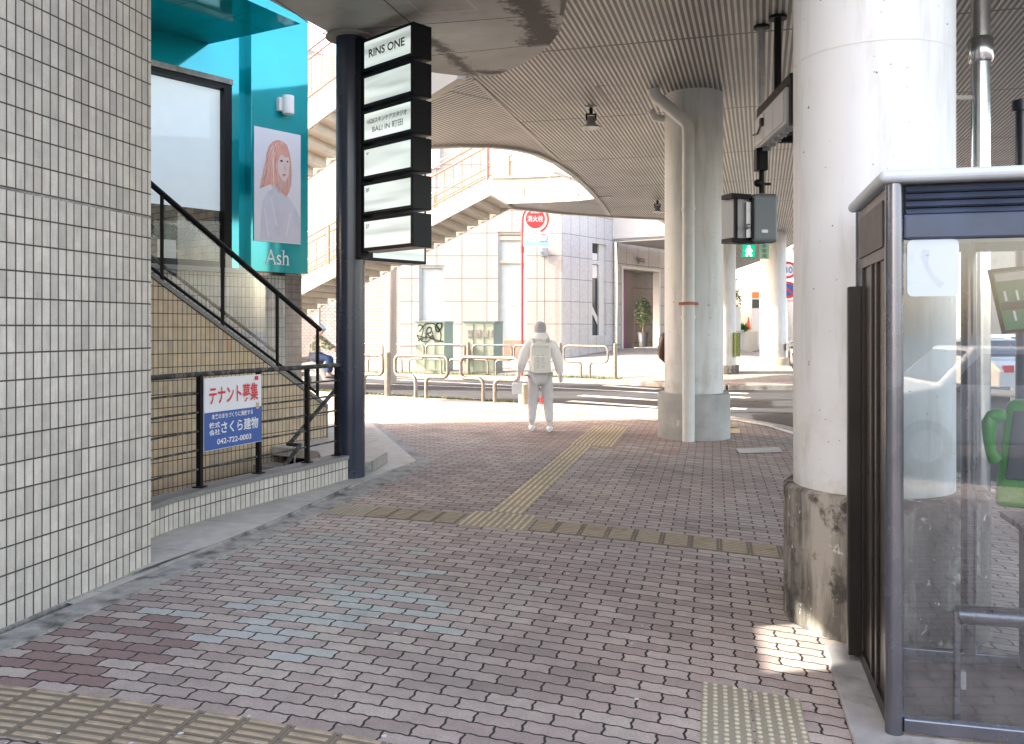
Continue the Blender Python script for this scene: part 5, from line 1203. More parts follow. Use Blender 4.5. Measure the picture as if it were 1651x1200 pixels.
f.build('walking_figure', M['white_on'], t)
MB().tube([q+Vector((0, .1, .2)), q+Vector((0, .1, DK-q.z))], .03, 8).build('hanger', M['steel_dull'], t)
q = P(1232, 405, D); t = thing('signal_plate', 'white plate with green Japanese characters beside the green man', 'sign', q)
MB().box(q, (.28, .02, .46)).build('plate', mat('pale_green_plate', (.45, .80, .66), .5), t)
for i, ch in enumerate('歩専用'): text(ch, q+Vector((0, -.012, .15-.15*i)), (1, 0, 0), UP, .13, .12, M['green_dark'], t)
MB().tube([q+Vector((0, .03, .2)), q+Vector((0, .03, DK-q.z))], .02, 8).build('hanger', M['steel_dull'], t)
# round road signs behind the far column
D = 33.5; q = P(1270, 450, D); t = thing('road_sign_post', 'red ringed speed sign above a blue no-parking sign, half hidden by the far column', 'road sign', (q.x, q.y, .3))
MB().cyl((q.x, q.y+.05, .2), .035, Z(420, D)-.2, 10).build('pole', M['steel_dull'], t)
for py, kind in ((435.5, 0), (467.5, 1)):
    c_ = P(1271, py, D-.04); MB().cyl(c_, .33, .012, 40, axis=(0, 1, 0)).build('ring', M['red'], t)
    MB().cyl(c_+Vector((0, -.006, 0)), .235, .012, 40, axis=(0, 1, 0)).build('disc', M['signwhite'] if kind == 0 else M['blue_sign'], t)
    if kind == 0: text('30', c_+Vector((0, -.01, 0)), (1, 0, 0), UP, .32, .24, M['blue_sign'], t)
    else: MB().box(c_+Vector((0, -.012, 0)), (.52, .01, .07), (.707, 0, -.707), (0, 1, 0), (.707, 0, .707)).build('slash', M['red'], t)
MB().box(P(1274, 485, D-.03), (.25, .01, .08)).build('plate', M['pink'], t)
# =====================================================================
# PHONE BOOTH
# =====================================================================
ub_ = R(14); BU = Vector((math.cos(ub_), -math.sin(ub_), 0)); BV = Vector((math.sin(ub_), math.cos(ub_), 0)); B0 = Vector((1.455, 3.375, 0))
def bq(u, v, z): return B0+BU*u+BV*v+Vector((0, 0, z))
BW, BD, BH = 1.0, .88, 2.165
pb = MB(); pb.prism([tuple(bq(-.13, -.12, 0))[:2], tuple(bq(BW+.1, -.12, 0))[:2], tuple(bq(BW+.1, BD+.15, 0))[:2], tuple(bq(-.13, BD+.1, 0))[:2]], -.1, .02); 
bt = thing('phone_booth', 'grey and blue framed glass telephone booth at the right edge of the photo', 'phone booth', B0)
pb.build('plinth', M['kerbstone'], bt, bevel=.01)
def bb_(b, u0, u1, v0, v1, z0, z1): return b.box((bq((u0+u1)/2, (v0+v1)/2, (z0+z1)/2)), (u1-u0, v1-v0, z1-z0), BU, BV)
ro = bb_(MB(), -.028, BW+.03, -.028, BD+.03, BH, BH+.048).build('roof', M['booth_roof'], bt, bevel=.022, seg=4)
for u_, v_ in ((.034, .034), (BW-.034, .034), (.034, BD-.034), (BW-.034, BD-.034), (.50, BD-.03)):
    b = MB(); b.tube([bq(u_, v_, .02), bq(u_, v_, BH)], .034, 20); b.build('corner_post', M['booth_steel'], bt)
# front louvres and blue band
lv = MB()
for k in range(4): 
    z = BH-.012-.029*k; lv.box(bq(BW/2+.01, .03, z-.012), (BW-.13, .010, .024), BU, (BV*.82+UP*-.57), (UP*.82+BV*.57))
lv.build('louvre', M['booth_blue'], bt); bb_(MB(), .066, BW-.066, .055, .065, BH-.19, BH-.002).build('vent_back', M['ledge'], bt)
bb_(MB(), .066, BW-.066, .018, .05, 1.945, 2.045).build('front_band', M['booth_blue'], bt, bevel=.01)
bb_(MB(), .066, BW-.066, .012, .055, .03, .085).build('bottom_rail', M['booth_steel'], bt, bevel=.006)
bb_(MB(), .066, BW-.066, BD-.055, BD-.012, .03, .085).build('bottom_rail', M['booth_steel'], bt, bevel=.006); bb_(MB(), .066, BW-.066, BD-.055, BD-.012, 1.96, BH).build('rear_band', M['booth_frame'], bt)
bb_(MB(), BW-.055, BW-.012, .066, BD-.066, 1.96, BH).build('side_band', M['booth_frame'], bt); bb_(MB(), BW-.055, BW-.012, .066, BD-.066, .03, .085).build('bottom_rail', M['booth_steel'], bt)
# bronze folding door side (left)
bb_(MB(), .012, .05, .066, BD-.066, 1.88, BH-.004).build('door_header', M['booth_dark'], bt, bevel=.004)
bb_(MB(), .004, .014, .12, BD-.12, 1.93, BH-.05).build('header_panel', mat('worn_black_panel', (.03, .028, .026), .5, var=.4, scale=10, dirt=(.2, .19, .18), dscale=30, dlo=.68, dhi=.7), bt)
for v0, v1 in ((.07, .115), (.30, .345), (.43, .475), (.70, .745)):
    bb_(MB(), .010, .050, v0, v1, .09, 1.88).build('door_stile', M['booth_dark'], bt, bevel=.004)
bb_(MB(), -.045, .028, BD-.13, BD-.07, .05, 1.80).build('door_leaf_edge', M['booth_dark'], bt, bevel=.008)
bb_(MB(), .010, .05, .07, BD-.07, .03, .09).build('threshold', M['booth_dark'], bt)
bb_(MB(), .022, .034, .115, BD-.1, .09, 1.88).build('door_panel', M['booth_dark'], bt)
def pane(nm, a, c, z0, z1, m, par): return MB().add([(a.x, a.y, z0), (c.x, c.y, z0), (c.x, c.y, z1), (a.x, a.y, z1)], [(0, 1, 2, 3)]).build(nm, m, par)
pane('glass_pane', bq(.066, .034, 0), bq(BW-.066, .034, 0), .085, 1.96, M['glass_booth'], bt)
pane('glass_pane', bq(.066, BD-.034, 0), bq(BW-.066, BD-.034, 0), .085, 1.96, M['glass_rail'], bt)
pane('glass_pane', bq(BW-.034, .066, 0), bq(BW-.034, BD-.066, 0), .085, 1.96, M['glass_rail'], bt)
bb_(MB(), .03, BW-.03, .03, BD-.03, .0, .03).build('floor', mat('booth_floor', (.22, .16, .13), .7, var=.3, scale=6, dirt=(.08, .07, .06), dscale=8), bt)
bb_(MB(), .05, BW-.05, .07, BD-.07, 2.0, 2.03).build('ceiling', M['white_plastic'], bt)
# faded sticker on the pane
zS0, zS1 = 1.725, 1.945; n_ = BV*-1
stk = MB(); pts = []
for (cu, cz_, a0) in ((.245, zS1-.02, 0), (.10, zS1-.02, 90), (.10, zS0+.02, 180), (.245, zS0+.02, 270)):
    for k in range(4): a = R(a0+30*k); pts.append(bq(cu+.02*math.cos(a), .030, cz_+.02*math.sin(a)))
stk.plate(pts, n_, .002); sk_ = stk.build('sticker', mat('faded_pale_sticker', (.50, .57, .62), .5, var=.05, dirt=(.38, .43, .48), dscale=6, dlo=.55, dhi=.7), bt)
hp_ = [bq(.155, .026, 1.905), bq(.145, .026, 1.88), bq(.150, .026, 1.85), bq(.175, .026, 1.80), bq(.21, .026, 1.77)]
hq_ = MB(); hs_ = [(.150, 1.905, .012), (.142, 1.885, .016), (.147, 1.85, .008), (.17, 1.80, .009), (.205, 1.765, .013)]
for i in range(4):
    (u0_, z0_, r0_), (u1_, z1_, r1_) = hs_[i], hs_[i+1]; d_ = Vector((u1_-u0_, z1_-z0_)).normalized(); n2_ = Vector((-d_.y, d_.x))
    hq_.add([bq(u0_+n2_.x*r0_, .0275, z0_+n2_.y*r0_), bq(u1_+n2_.x*r1_, .0275, z1_+n2_.y*r1_), bq(u1_-n2_.x*r1_, .0275, z1_-n2_.y*r1_), bq(u0_-n2_.x*r0_, .0275, z0_-n2_.y*r0_)], [(0, 1, 2, 3)])
hq_.build('handset_mark', mat('faded_print', (.45, .51, .555), .5), bt)
# inner grab rail
z_ = .482; pr_ = [bq(.285, .10, .06), bq(.285, .10, z_-.05), bq(.30, .10, z_-.01), bq(.33, .10, z_)]
MB().tube([bq(.275, .10, z_), bq(BW-.05, .10, z_)], .038, 20).build('grab_rail', M['booth_steel'], bt)
bb_(MB(), .262, .285, .085, .115, .07, z_+.01).build('rail_leg', M['booth_steel'], bt, bevel=.003); bb_(MB(), .285, .305, .09, .11, .19, .26).build('rail_bracket', M['steel_dull'], bt)
# leaflet board and the green phone
t = thing('notice_board', 'tilted dark framed notice with green print hanging inside the phone booth', 'notice', P(1640, 480, 3.85))
q = P(1652, 482, 3.80); rt = (BU*.96+UP*.10).normalized(); upv = (UP*.97-BU*.2).normalized()
nb = rt.cross(upv)
MB().box(q, (.24, .012, .29), rt, -nb, upv).build('frame', M['blackmetal'], t, bevel=.004)
MB().box(q+nb*.008, (.21, .003, .26), rt, -nb, upv).build('sheet', M['green_dark'], t)
MB().box(q+nb*.0105+upv*.105-rt*.0, (.20, .002, .035), rt, -nb, upv).build('header', M['sigwhite'], t)
text('110', q+nb*.011+upv*.02-rt*.02, rt, upv, .12, .045, M['signwhite'], t, depth=.001); text('119', q+nb*.011-upv*.07-rt*.0, rt, upv, .12, .045, M['signwhite'], t, depth=.001)
MB().box(q+nb*.0105-upv*.025, (.20, .002, .035), rt, -nb, upv).build('dark_band', M['black'], t)
MB().box(q+nb*.0105+upv*.06+rt*.08, (.05, .002, .10), rt, -nb, upv).build('red_patch', M['red'], t)
t = thing('public_phone', 'bright green public telephone with its handset, inside the booth', 'telephone', P(1640, 800, 3.85))
pA = P(1602, 812, 3.86); ph_r = (BU*.9-BV*.43).normalized(); ph_f = Vector((ph_r.y, -ph_r.x, 0)).normalized()
ph_f = -Vector((-ph_r.y, ph_r.x, 0))
lean = (UP*.97-ph_f*.16+ph_r*.08).normalized()
cen = pA+ph_r*.20+lean*.235
MB().box(cen, (.38, .16, .47), ph_r, -ph_f, lean).build('body', M['phonegreen'], t, bevel=.03, seg=4)
MB().box(cen+ph_f*.084+lean*.04+ph_r*.0, (.31, .012, .30), ph_r, -ph_f, lean).build('front_panel', mat('phone_screen', (.05, .06, .08), .12), t, bevel=.01)
MB().box(cen+ph_f*.092+lean*.13+ph_r*.02, (.19, .006, .045), ph_r, -ph_f, lean).build('display', M['orange'], t)
MB().cyl(cen+ph_f*.082-lean*.175-ph_r*.06, .014, .006, 14, axis=ph_f).build('coin_return', M['black'], t)
hs = P(1600, 672, 3.78); MB().tube([hs+UP*.02, hs+Vector((-.012, 0, -.03)), hs+Vector((-.016, 0, -.09)), hs+Vector((-.008, 0, -.15)), hs+Vector((.014, 0, -.19))], [.02, .034, .024, .022, .03], 14).blob(hs+Vector((.014, -.01, .005)), .04, 14, 9, (1, .8, .8)).build('handset', M['phonegreen'], t)
cd_ = [cen-lean*.235+ph_r*.1+Vector((.03*math.cos(a*.7), .03*math.sin(a*.7), -.012*a)) for a in range(9)]; MB().tube(cd_, .006, 6).build('cord', M['black'], t)
bb_(MB(), .62, BW-.07, .46, BD-.07, .73, .76).build('shelf', M['booth_steel'], bt, bevel=.004)
bb_(MB(), .70, .86, BD-.2, BD-.07, .05, .73).build('shelf_support', M['booth_frame'], bt)
# =====================================================================
# PEOPLE
# =====================================================================
def skinned(name, J, E, m, parent, sub=2, extra=None, rot=0):
    base = ORG[parent]; names = list(J); idx = {n: i for i, n in enumerate(names)}
    me = bpy.data.meshes.new('sk'); me.from_pydata([Vector(J[n][0]) for n in names], [(idx[a], idx[b]) for a, b in E], [])
    ob = bpy.data.objects.new('sk', me); C.objects.link(ob); md = ob.modifiers.new('s', 'SKIN'); md.use_smooth_shade = True; md.branch_smoothing = .6
    if not me.skin_vertices: 
        me.attributes  # layer is made with the modifier
    for i, n in enumerate(names):
        r = J[n][1]; r = (r, r) if not isinstance(r, tuple) else r
        me.skin_vertices[0].data[i].radius = r; me.skin_vertices[0].data[i].use_root = (i == 0)
    ss = ob.modifiers.new('u', 'SUBSURF'); ss.levels = sub; ss.render_levels = sub
    dg = bpy.context.evaluated_depsgraph_get(); ev = bpy.data.meshes.new_from_object(ob.evaluated_get(dg))
    b = MB(); b.add([base+Matrix.Rotation(rot, 3, 'Z') @ v.co for v in ev.vertices], [list(p.vertices) for p in ev.polygons], True)
    bpy.data.objects.remove(ob); bpy.data.meshes.remove(me); bpy.data.meshes.remove(ev)
    if extra: extra(b, lambda v: base+Matrix.Rotation(rot, 3, 'Z') @ Vector(v))
    return b.build(name, m, parent)
def fingers(b, tr, wrist, down, side, s=1.0):
    w_ = Vector(wrist); d = Vector(down).normalized(); sdv = Vector(side).normalized(); pn = d.cross(sdv).normalized()
    pl_ = w_+d*.09*s
    b.tube([tr(w_), tr(w_+d*.04*s), tr(pl_)], [.024*s, .034*s, .030*s], 10)
    for k, (o, l) in enumerate(((-.03, .065), (-.01, .075), (.01, .07), (.028, .055))):
        r0 = pl_+sdv*o*s*.9-d*.02*s; b.tube([tr(r0), tr(r0+d*l*.5*s+pn*.008), tr(r0+d*l*.85*s+pn*.024), tr(r0+d*l*s+pn*.042)], [.0095*s, .009*s, .008*s, .006*s], 8)
    r0 = w_+d*.03*s-sdv*.028*s; b.tube([tr(r0), tr(r0+d*.03*s-sdv*.018*s+pn*.012), tr(r0+d*.062*s-sdv*.018*s+pn*.03)], [.011*s, .010*s, .007*s], 8)
def person(lab, loc, rot, J, mats, hair=None, shoes=True, face=True):
    """J: joints in local space facing +Y"""
    t = thing('person', lab, 'person', loc)
    hd = Vector(J['head'][0]); hf = Vector(J.get('look', ((0, 1, 0), 0))[0]).normalized(); hr = Vector((hf.y, -hf.x, 0)).normalized()
    body = {k: v for k, v in J.items() if k not in ('look', 'head')}
    E = [('pelvis', 'belly'), ('belly', 'chest'), ('chest', 'neck')]
    for s in 'lr': E += [('chest', 'sh_'+s), ('sh_'+s, 'el_'+s), ('el_'+s, 'wr_'+s), ('pelvis', 'hip_'+s), ('hip_'+s, 'kn_'+s), ('kn_'+s, 'an_'+s), ('an_'+s, 'toe_'+s)]
    def ex(b, tr):
        # head with jaw, nose, ears, on the neck
        n = 20; rings = 14; vs = []; fs = []
        for i in range(rings+1):
            ph = math.pi*i/rings; zz_ = math.cos(ph)
            for k in range(n):
                a = 2*math.pi*k/n; rx = .078*math.sin(ph); ry = .098*math.sin(ph)
                if zz_ < 0: rx *= (1+.28*zz_); ry *= (1+.12*zz_)
                f_ = math.sin(a); y = ry*f_+(.012*max(0, f_) if zz_ < -.2 else 0)
                if abs(zz_+.12) < .16 and f_ > .93: y += .018*(1-abs(zz_+.12)/.16)
                if abs(zz_-.08) < .1 and .7 < f_ < .97: y -= .006
                vs.append(tr(hd+hr*rx*math.cos(a)+hf*y+Vector((0, 0, .118*zz_))))
        for i in range(rings): fs += [(i*n+k, (i+1)*n+k, (i+1)*n+(k+1) % n, i*n+(k+1) % n) for k in range(n)]
        b.add(vs, fs, True)
        b.tube([tr(J['neck'][0]), tr((Vector(J['neck'][0])+hd)/2), tr(hd-Vector((0, 0, .05)))], [.056, .052, .05], 12)
        for s in (-1, 1): b.blob(tr(hd+hr*.079*s+Vector((0, 0, -.01))), .026, 8, 6, (.5, .8, 1.2))
        for s in 'lr':
            w_ = Vector(J['wr_'+s][0]); e_ = Vector(J['el_'+s][0]); fingers(b, tr, w_, w_-e_ if 'hd' not in J else J['hd'][0], (0, 1 if s == 'l' else -1, 0))
    bodyo = skinned('body', body, E, mats['skin'], t, 2, ex, rot)
    tr = lambda v: ORG[t]+Matrix.Rotation(rot, 3, 'Z') @ Vector(v)
    if face:
        for s in (-1, 1): MB().blob(tr(hd+hr*.03*s+hf*.088+Vector((0, 0, .012))), .011, 8, 6).build('eye', M['black'], t)
        MB().blob(tr(hd+hf*.097+Vector((0, 0, -.055))), .02, 8, 6, (1.0, .4, .3)).build('mouth', M['pink'], t)
    def up_(k, g, dz=0): p, r = J[k]; return (Vector(p)+Vector((0, 0, dz)), (r[0]+g, r[1]+g) if isinstance(r, tuple) else r+g)
    jk = {'pelvis': up_('pelvis', .035, -.02), 'belly': up_('belly', .035), 'chest': up_('chest', .035), 'neck': (Vector(J['neck'][0])-Vector((0, 0, .02)), .072)}
    Ej = [('pelvis', 'belly'), ('belly', 'chest'), ('chest', 'neck')]
    for s in 'lr':
        w_ = Vector(J['wr_'+s][0]).lerp(Vector(J['el_'+s][0]), .06)
        jk['sh_'+s] = up_('sh_'+s, .045); jk['el_'+s] = up_('el_'+s, .045); jk['wr_'+s] = (w_, .058); Ej += [('chest', 'sh_'+s), ('sh_'+s, 'el_'+s), ('el_'+s, 'wr_'+s)]
    skinned('jacket', jk, Ej, mats['top'], t, 2, None, rot)
    tk = {'pelvis': up_('pelvis', .012, -.0)}; Et = []
    for s in 'lr':
        for k in ('hip_', 'kn_'): tk[k+s] = up_(k+s, .02)
        tk['an_'+s] = (Vector(J['an_'+s][0])+Vector((0, 0, .03)), .062); Et += [('pelvis', 'hip_'+s), ('hip_'+s, 'kn_'+s), ('kn_'+s, 'an_'+s)]
    skinned('trousers', tk, Et, mats['legs'], t, 2, None, rot)
    for s in 'lr':
        a_ = Vector(J['an_'+s][0]); o_ = Vector(J['toe_'+s][0]); z_ = min(a_.z, o_.z)
        b = MB(); d = (o_-a_); d.z = 0; d.normalize(); h = a_-d*.06; h.z = o_.z; b.tube([tr(h), tr(h+d*.08+Vector((0, 0, .02))), tr(h+d*.17+Vector((0, 0, .004))), tr(h+d*.26), tr(h+d*.29)], [.035, .052, .048, .042, .02], 12)
        b.build('shoe', mats['shoe'], t)
    return t, tr, hd, hf, hr
Jw = dict(pelvis=((0, 0, .90), (.155, .115)), belly=((0, .01, 1.08), (.15, .11)), chest=((0, 0, 1.28), (.17, .12)), neck=((0, .01, 1.44), .06), head=((0, .03, 1.575), 0), look=((.1, 1, 0), 0),
    sh_l=((-.185, 0, 1.37), .062), el_l=((-.275, -.02, 1.12), .045), wr_l=((-.33, .06, .88), .028), sh_r=((.185, 0, 1.37), .062), el_r=((.275, -.03, 1.11), .045), wr_r=((.315, .02, .86), .028),
    hip_l=((-.095, 0, .84), .098), kn_l=((-.115, .06, .49), .066), an_l=((-.13, .02, .10), .042), toe_l=((-.135, .16, .045), .035), hip_r=((.095, 0, .84), .098), kn_r=((.12, .0, .49), .066), an_r=((.14, -.14, .11), .042), toe_r=((.15, 0, .045), .035))
wl_ = Vector((X(871, 13.5), 13.5, 0))
pt_, tr, hd, hf, hr = person('person seen from behind in a white jacket and pale grey trousers with a backpack', wl_, 0, Jw, dict(skin=M['skin_pale'], top=M['white_cloth'], legs=M['grey_cloth'], shoe=M['white_cloth']))
b = MB(); b.blob(tr(hd+Vector((0, -.008, .03))), .112, 20, 14, (.86, 1.0, .98)); b.build('hair', M['cap_cloth'], pt_)
b = MB(); b.tube([tr((.095*math.cos(a), .10*math.sin(a)+.01, 1.455+.018*math.sin(a*3))) for a in (k*.524 for k in range(12))], .05, 10, closed=True); b.tube([tr((.08*math.cos(a), .085*math.sin(a)+.01, 1.50)) for a in (k*.524 for k in range(12))], .036, 10, closed=True); b.build('hood', M['white_cloth'], pt_)
# backpack rests on the back
t = thing('backpack', 'ivory square backpack with vertical grey lettering on the walking person', 'backpack', tr((0, -.25, 1.1)))
MB().box(tr((.0, -.235, 1.14)), (.31, .15, .44)).build('pack_body', M['pack_cloth'], t, bevel=.045, seg=4)
MB().box(tr((.0, -.32, 1.05)), (.24, .05, .26)).build('front_pocket', M['pack_cloth'], t, bevel=.02, seg=3); MB().box(tr((0, -.24, 1.345)), (.27, .17, .06)).build('top_flap', M['pack_cloth'], t, bevel=.025, seg=3)
for s in (-1, 1): MB().tube([tr((.10*s, -.16, 1.36)), tr((.115*s, -.10, 1.43)), tr((.125*s, .02, 1.455)), tr((.13*s, .12, 1.38)), tr((.13*s, .16, 1.2)), tr((.14*s, .10, 1.0)), tr((.14*s, -.12, .96))], .022, 8).build('strap', M['pack_grey'], t)
for i, s_ in enumerate(('NORTH', 'FACE')): text(s_, tr((-.045+.075*i, -.348, 1.10)), (0, 0, -1), (1, 0, 0), .20, .04, M['pack_grey'], t)
bpos = tr((-.36, .09, .73)); t = thing('shopping_bag', 'small white carrier bag held in the walker\'s left hand', 'bag', bpos)
MB().box(bpos+Vector((0, 0, -.07)), (.16, .09, .18)).build('bag_body', M['white_cloth'], t, bevel=.01); MB().tube([bpos+Vector((-.06, 0, .02)), bpos+Vector((-.03, 0, .10)), bpos+Vector((.03, 0, .10)), bpos+Vector((.06, 0, .02))], .005, 6).build('handle', M['white_cloth'], t)
# small red cone-like thing on the kerb beyond
q = G(873, 652); t = thing('traffic_cone', 'small red cone on the pavement edge just behind the walker', 'traffic cone', (q.x, q.y, 0))
MB().lathe((q.x, q.y, .0), [(.07, 0), (.07, .015), (.045, .02), (.015, .17), (.012, .175)], 20).build('cone', M['cone_red'], t)
q = G(895, 651); t = tag(grassy := None, '', '') if False else None
# woman behind the drainpipe column
Jb = {k: v for k, v in Jw.items()}
Jb['head'] = ((-.235, .04, 1.40), 0); Jb['neck'] = ((-.15, .02, 1.30), .05); Jb['chest'] = ((-.07, 0, 1.15), (.14, .10)); Jb['belly'] = ((-.02, .0, 1.0), (.13, .1)); Jb['sh_l'] = ((-.17, .06, 1.2), .05); Jb['sh_r'] = ((.08, 0, 1.24), .05); Jb['el_l'] = ((-.10, .18, 1.0), .04); Jb['wr_l'] = ((-.02, .3, .95), .026); Jb['el_r'] = ((.14, .1, 1.0), .04); Jb['wr_r'] = ((.1, .3, .95), .026); Jb['pelvis'] = ((.02, 0, .88), (.14, .11))
pw_, tr, hd, hf, hr = person('person with long dark brown hair, almost hidden behind the drainpipe column', (X(1096, 14.3), 14.3, 0), 0, Jb, dict(skin=M['skin'], top=M['pot'], legs=M['pot'], shoe=M['pot']))
b = MB(); b.blob(tr(hd+Vector((0, -.02, .015))), .12, 18, 12, (.9, 1.05, 1.05)); b.tube([tr(hd+Vector((-.01, -.06, .02))), tr(hd+Vector((-.035, -.06, -.12))), tr(hd+Vector((-.03, -.03, -.26))), tr(hd+Vector((.02, 0, -.36)))], [.09, .10, .085, .03], 12); b.build('hair', M['hair_brown'], pw_)
# scooter rider
sp_ = Vector((X(524, 24.2), 24.2, -.1)); t = thing('scooter', 'scooter ridden past the guard rail, seen left of the navy pillar', 'scooter', sp_)
for dx in (-.62, .62):
    wv_ = MB(); wv_.tube([sp_+Vector((dx+.19*math.cos(a), 0, .25+.19*math.sin(a))) for a in (k*.393 for k in range(16))], .06, 8, closed=True); w0 = wv_.build('wheel', M['tyre'], t); MB().cyl(sp_+Vector((dx, -.03, .25)), .12, .06, 16, axis=(0, 1, 0)).build('rim', M['steel_dull'], w0)
MB().tube([sp_+Vector((-.75, 0, .62)), sp_+Vector((-.35, 0, .68)), sp_+Vector((-.05, 0, .52)), sp_+Vector((.0, 0, .33)), sp_+Vector((.3, 0, .30)), sp_+Vector((.47, 0, .5)), sp_+Vector((.42, 0, .95))], [.10, .17, .14, .10, .08, .15, .10], 12).build('body', M['sigwhite'], t)
MB().tube([sp_+Vector((-.7, 0, .80)), sp_+Vector((-.35, 0, .82)), sp_+Vector((-.05, 0, .76))], [.09, .13, .09], 12).build('seat', M['tyre'], t)
MB().tube([sp_+Vector((.36, -.32, 1.06)), sp_+Vector((.42, -.1, 1.03)), sp_+Vector((.42, .1, 1.03)), sp_+Vector((.36, .32, 1.06))], .018, 8).build('handlebar', M['blackmetal'], t)
MB().blob(sp_+Vector((.52, 0, .93)), .10, 12, 8).build('headlight', M['white_plastic'], t)
Jr = dict(pelvis=((0, -.25, .98), (.15, .13)), belly=((0, -.22, 1.15), (.15, .12)), chest=((0, -.15, 1.36), (.18, .13)), neck=((0, -.10, 1.52), .06), head=((0, -.06, 1.655), 0), look=((.55, .8, 0), 0),
    sh_l=((-.2, -.13, 1.45), .065), el_l=((-.29, .08, 1.23), .048), wr_l=((-.28, .32, 1.14), .03), sh_r=((.2, -.13, 1.45), .065), el_r=((.29, .08, 1.23), .048), wr_r=((.28, .32, 1.14), .03),
    hip_l=((-.1, -.22, .93), .10), kn_l=((-.17, .2, .86), .07), an_l=((-.16, .16, .42), .045), toe_l=((-.16, .30, .36), .035), hip_r=((.1, -.22, .93), .10), kn_r=((.17, .2, .86), .07), an_r=((.16, .16, .42), .045), toe_r=((.16, .30, .36), .035))
pr2, tr, hd, hf, hr = person('scooter rider in a pale blue helmet, dark glasses, camouflage jacket and jeans', sp_+Vector((-.05, 0, 0)), R(-90), Jr, dict(skin=M['skin'], top=M['camo'], legs=M['jeans'], shoe=M['pot']))
hm = MB(); c_ = tr(hd+Vector((0, -.01, .03))); hm.blob(c_, .145, 20, 12, (1, 1, .95)); hmo = hm.build('helmet', M['helmet'], pr2)
for v in hmo.data.vertices:                            # open the helmet below the brow
    if v.co.z+ORG[pr2].z < c_.z-.015: v.co.z = c_.z-.015-ORG[pr2].z+.001*(v.co.z)
MB().box(tr(hd+hf*.10+Vector((0, 0, .012))), (.15, .03, .04), tuple((Matrix.Rotation(R(-90), 3, 'Z') @ hr))).build('sunglasses', M['black'], pr2)
# =====================================================================
# RIGHT SIDE AND DISTANCE
# =====================================================================
def car(lab, loc, ang, m):
    base = Vector(loc); t = thing('parked_car', lab, 'car', base); c_, s_ = math.cos(ang), math.sin(ang); ax_ = Vector((c_, s_, 0)); ay_ = Vector((-s_, c_, 0))
    q = lambda x, y, z: base+ax_*x+ay_*y+UP*z
    prof = [(-2.1, .35), (-2.15, .75), (-1.9, .95), (-1.5, 1.0), (-.9, 1.45), (.7, 1.48), (1.15, 1.02), (1.95, .85), (2.12, .6), (2.1, .32)]
    b = MB(); n = len(prof); W_ = .83; sh = lambda z: W_ if z < 1.02 else W_-(z-1.0)*.32
    b.add([q(x, -sh(z), z) for x, z in prof]+[q(x, sh(z), z) for x, z in prof], [list(range(n)), list(range(n, 2*n))[::-1]]+[(i, i+n, (i+1) % n+n, (i+1) % n) for i in range(n)]); b.build('body', m, t, bevel=.05, seg=3)
    g = MB()
    for s in (-1, 1):
        g.plate([q(-1.35, s*(sh(1.05)+.004), 1.04), q(-.85, s*(sh(1.4)+.004), 1.38), q(.62, s*(sh(1.4)+.004), 1.40), q(1.0, s*(sh(1.05)+.004), 1.04)], ay_*s, .004)
    g.plate([q(1.12, -.68, 1.06), q(1.12, .68, 1.06), q(.76, .6, 1.43), q(.76, -.6, 1.43)], ax_+UP, .004); g.plate([q(-1.46, -.66, 1.05), q(-1.46, .66, 1.05), q(-.97, .6, 1.41), q(-.97, -.6, 1.41)], -ax_+UP, .004)
    g.build('window', mat('car_glass', (.03, .04, .05), .06), t)
    for x in (-1.3, 1.3):
        for y in (-.78, .78):
            w_ = MB(); w_.cyl(q(x, y-.1, .31), .31, .2, 24, axis=ay_); wo = w_.build('wheel', M['tyre'], t); MB().cyl(q(x, y-.11, .31), .19, .22, 16, axis=ay_).build('rim', M['steel_dull'], wo)
    for y in (-.6, .6): MB().box(q(2.08, y, .68), (.08, .3, .14), ax_).build('headlight', M['white_plastic'], t, bevel=.02); MB().box(q(-2.12, y, .78), (.06, .26, .16), ax_).build('tail_light', M['red'], t)
    return t
car('white car on the road seen through the glass of the phone booth', (X(1560, 22), 22, -.1), R(100), M['carwhite'])
car('second white car farther up the road seen through the booth glass', (X(1620, 32), 32, -.1), R(100), M['carwhite'])
t = thing('roadside_barrier', 'white roadside barrier with a yellow reflector seen through the booth', 'barrier', (X(1610, 13), 13, -.1))
MB().tube([(X(1585, 13), 13, .35), (X(1700, 12.2), 12.2, .35)], .05, 8).tube([(X(1585, 13), 13, .65), (X(1700, 12.2), 12.2, .65)], .05, 8).build('rail', M['white_plastic'], t)
for k in range(3): MB().cyl((X(1590+45*k, 13-.3*k), 13-.3*k, -.1), .05, .85, 12).build('post', M['white_plastic'], t)
MB().box((X(1640, 12.6), 12.5, Z(568, 12.6)), (.12, .06, .14)).build('reflector', M['yellow'], t)
car('white car behind the photographer, seen only as a reflection in the booth glass', (2.2, -5.5, -.1), R(160), M['carwhite'])
# buildings closing the streets
def winblock(nm, lab, x0, y0, x1, y1, th, h, m, nx, nz, wm, z0=-.1, cat='building'):
    a = Vector((x0, y0)); c = Vector((x1, y1)); d = (c-a).normalized(); L = (c-a).length; out = Vector((d.y, -d.x))
    t = thing(nm, lab, cat, (x0, y0, z0)); MB().slab(a, c, th, z0, h).build('wall', m, t)
    b = MB(); w_ = L/nx; hh = (h-z0)/nz
    for i in range(nx):
        for k in range(nz):
            f = MB(); p = a+d*(w_*(i+.5))+out*.03; zc = z0+hh*(k+.55); f.box((p.x, p.y, zc), (w_*.62, .08, hh*.5), (d.x, d.y, 0)); fo = f.build('window', wm, t)
            e = a+d*(w_*(i+.5))+out*.08; MB().box((e.x, e.y, zc-hh*.27), (w_*.68, .14, .08), (d.x, d.y, 0)).build('sill', m, fo)
    MB().slab(a-d*.1+out*.15, c+d*.1+out*.15, th, h, h+.35).build('parapet', m, t)
    return t
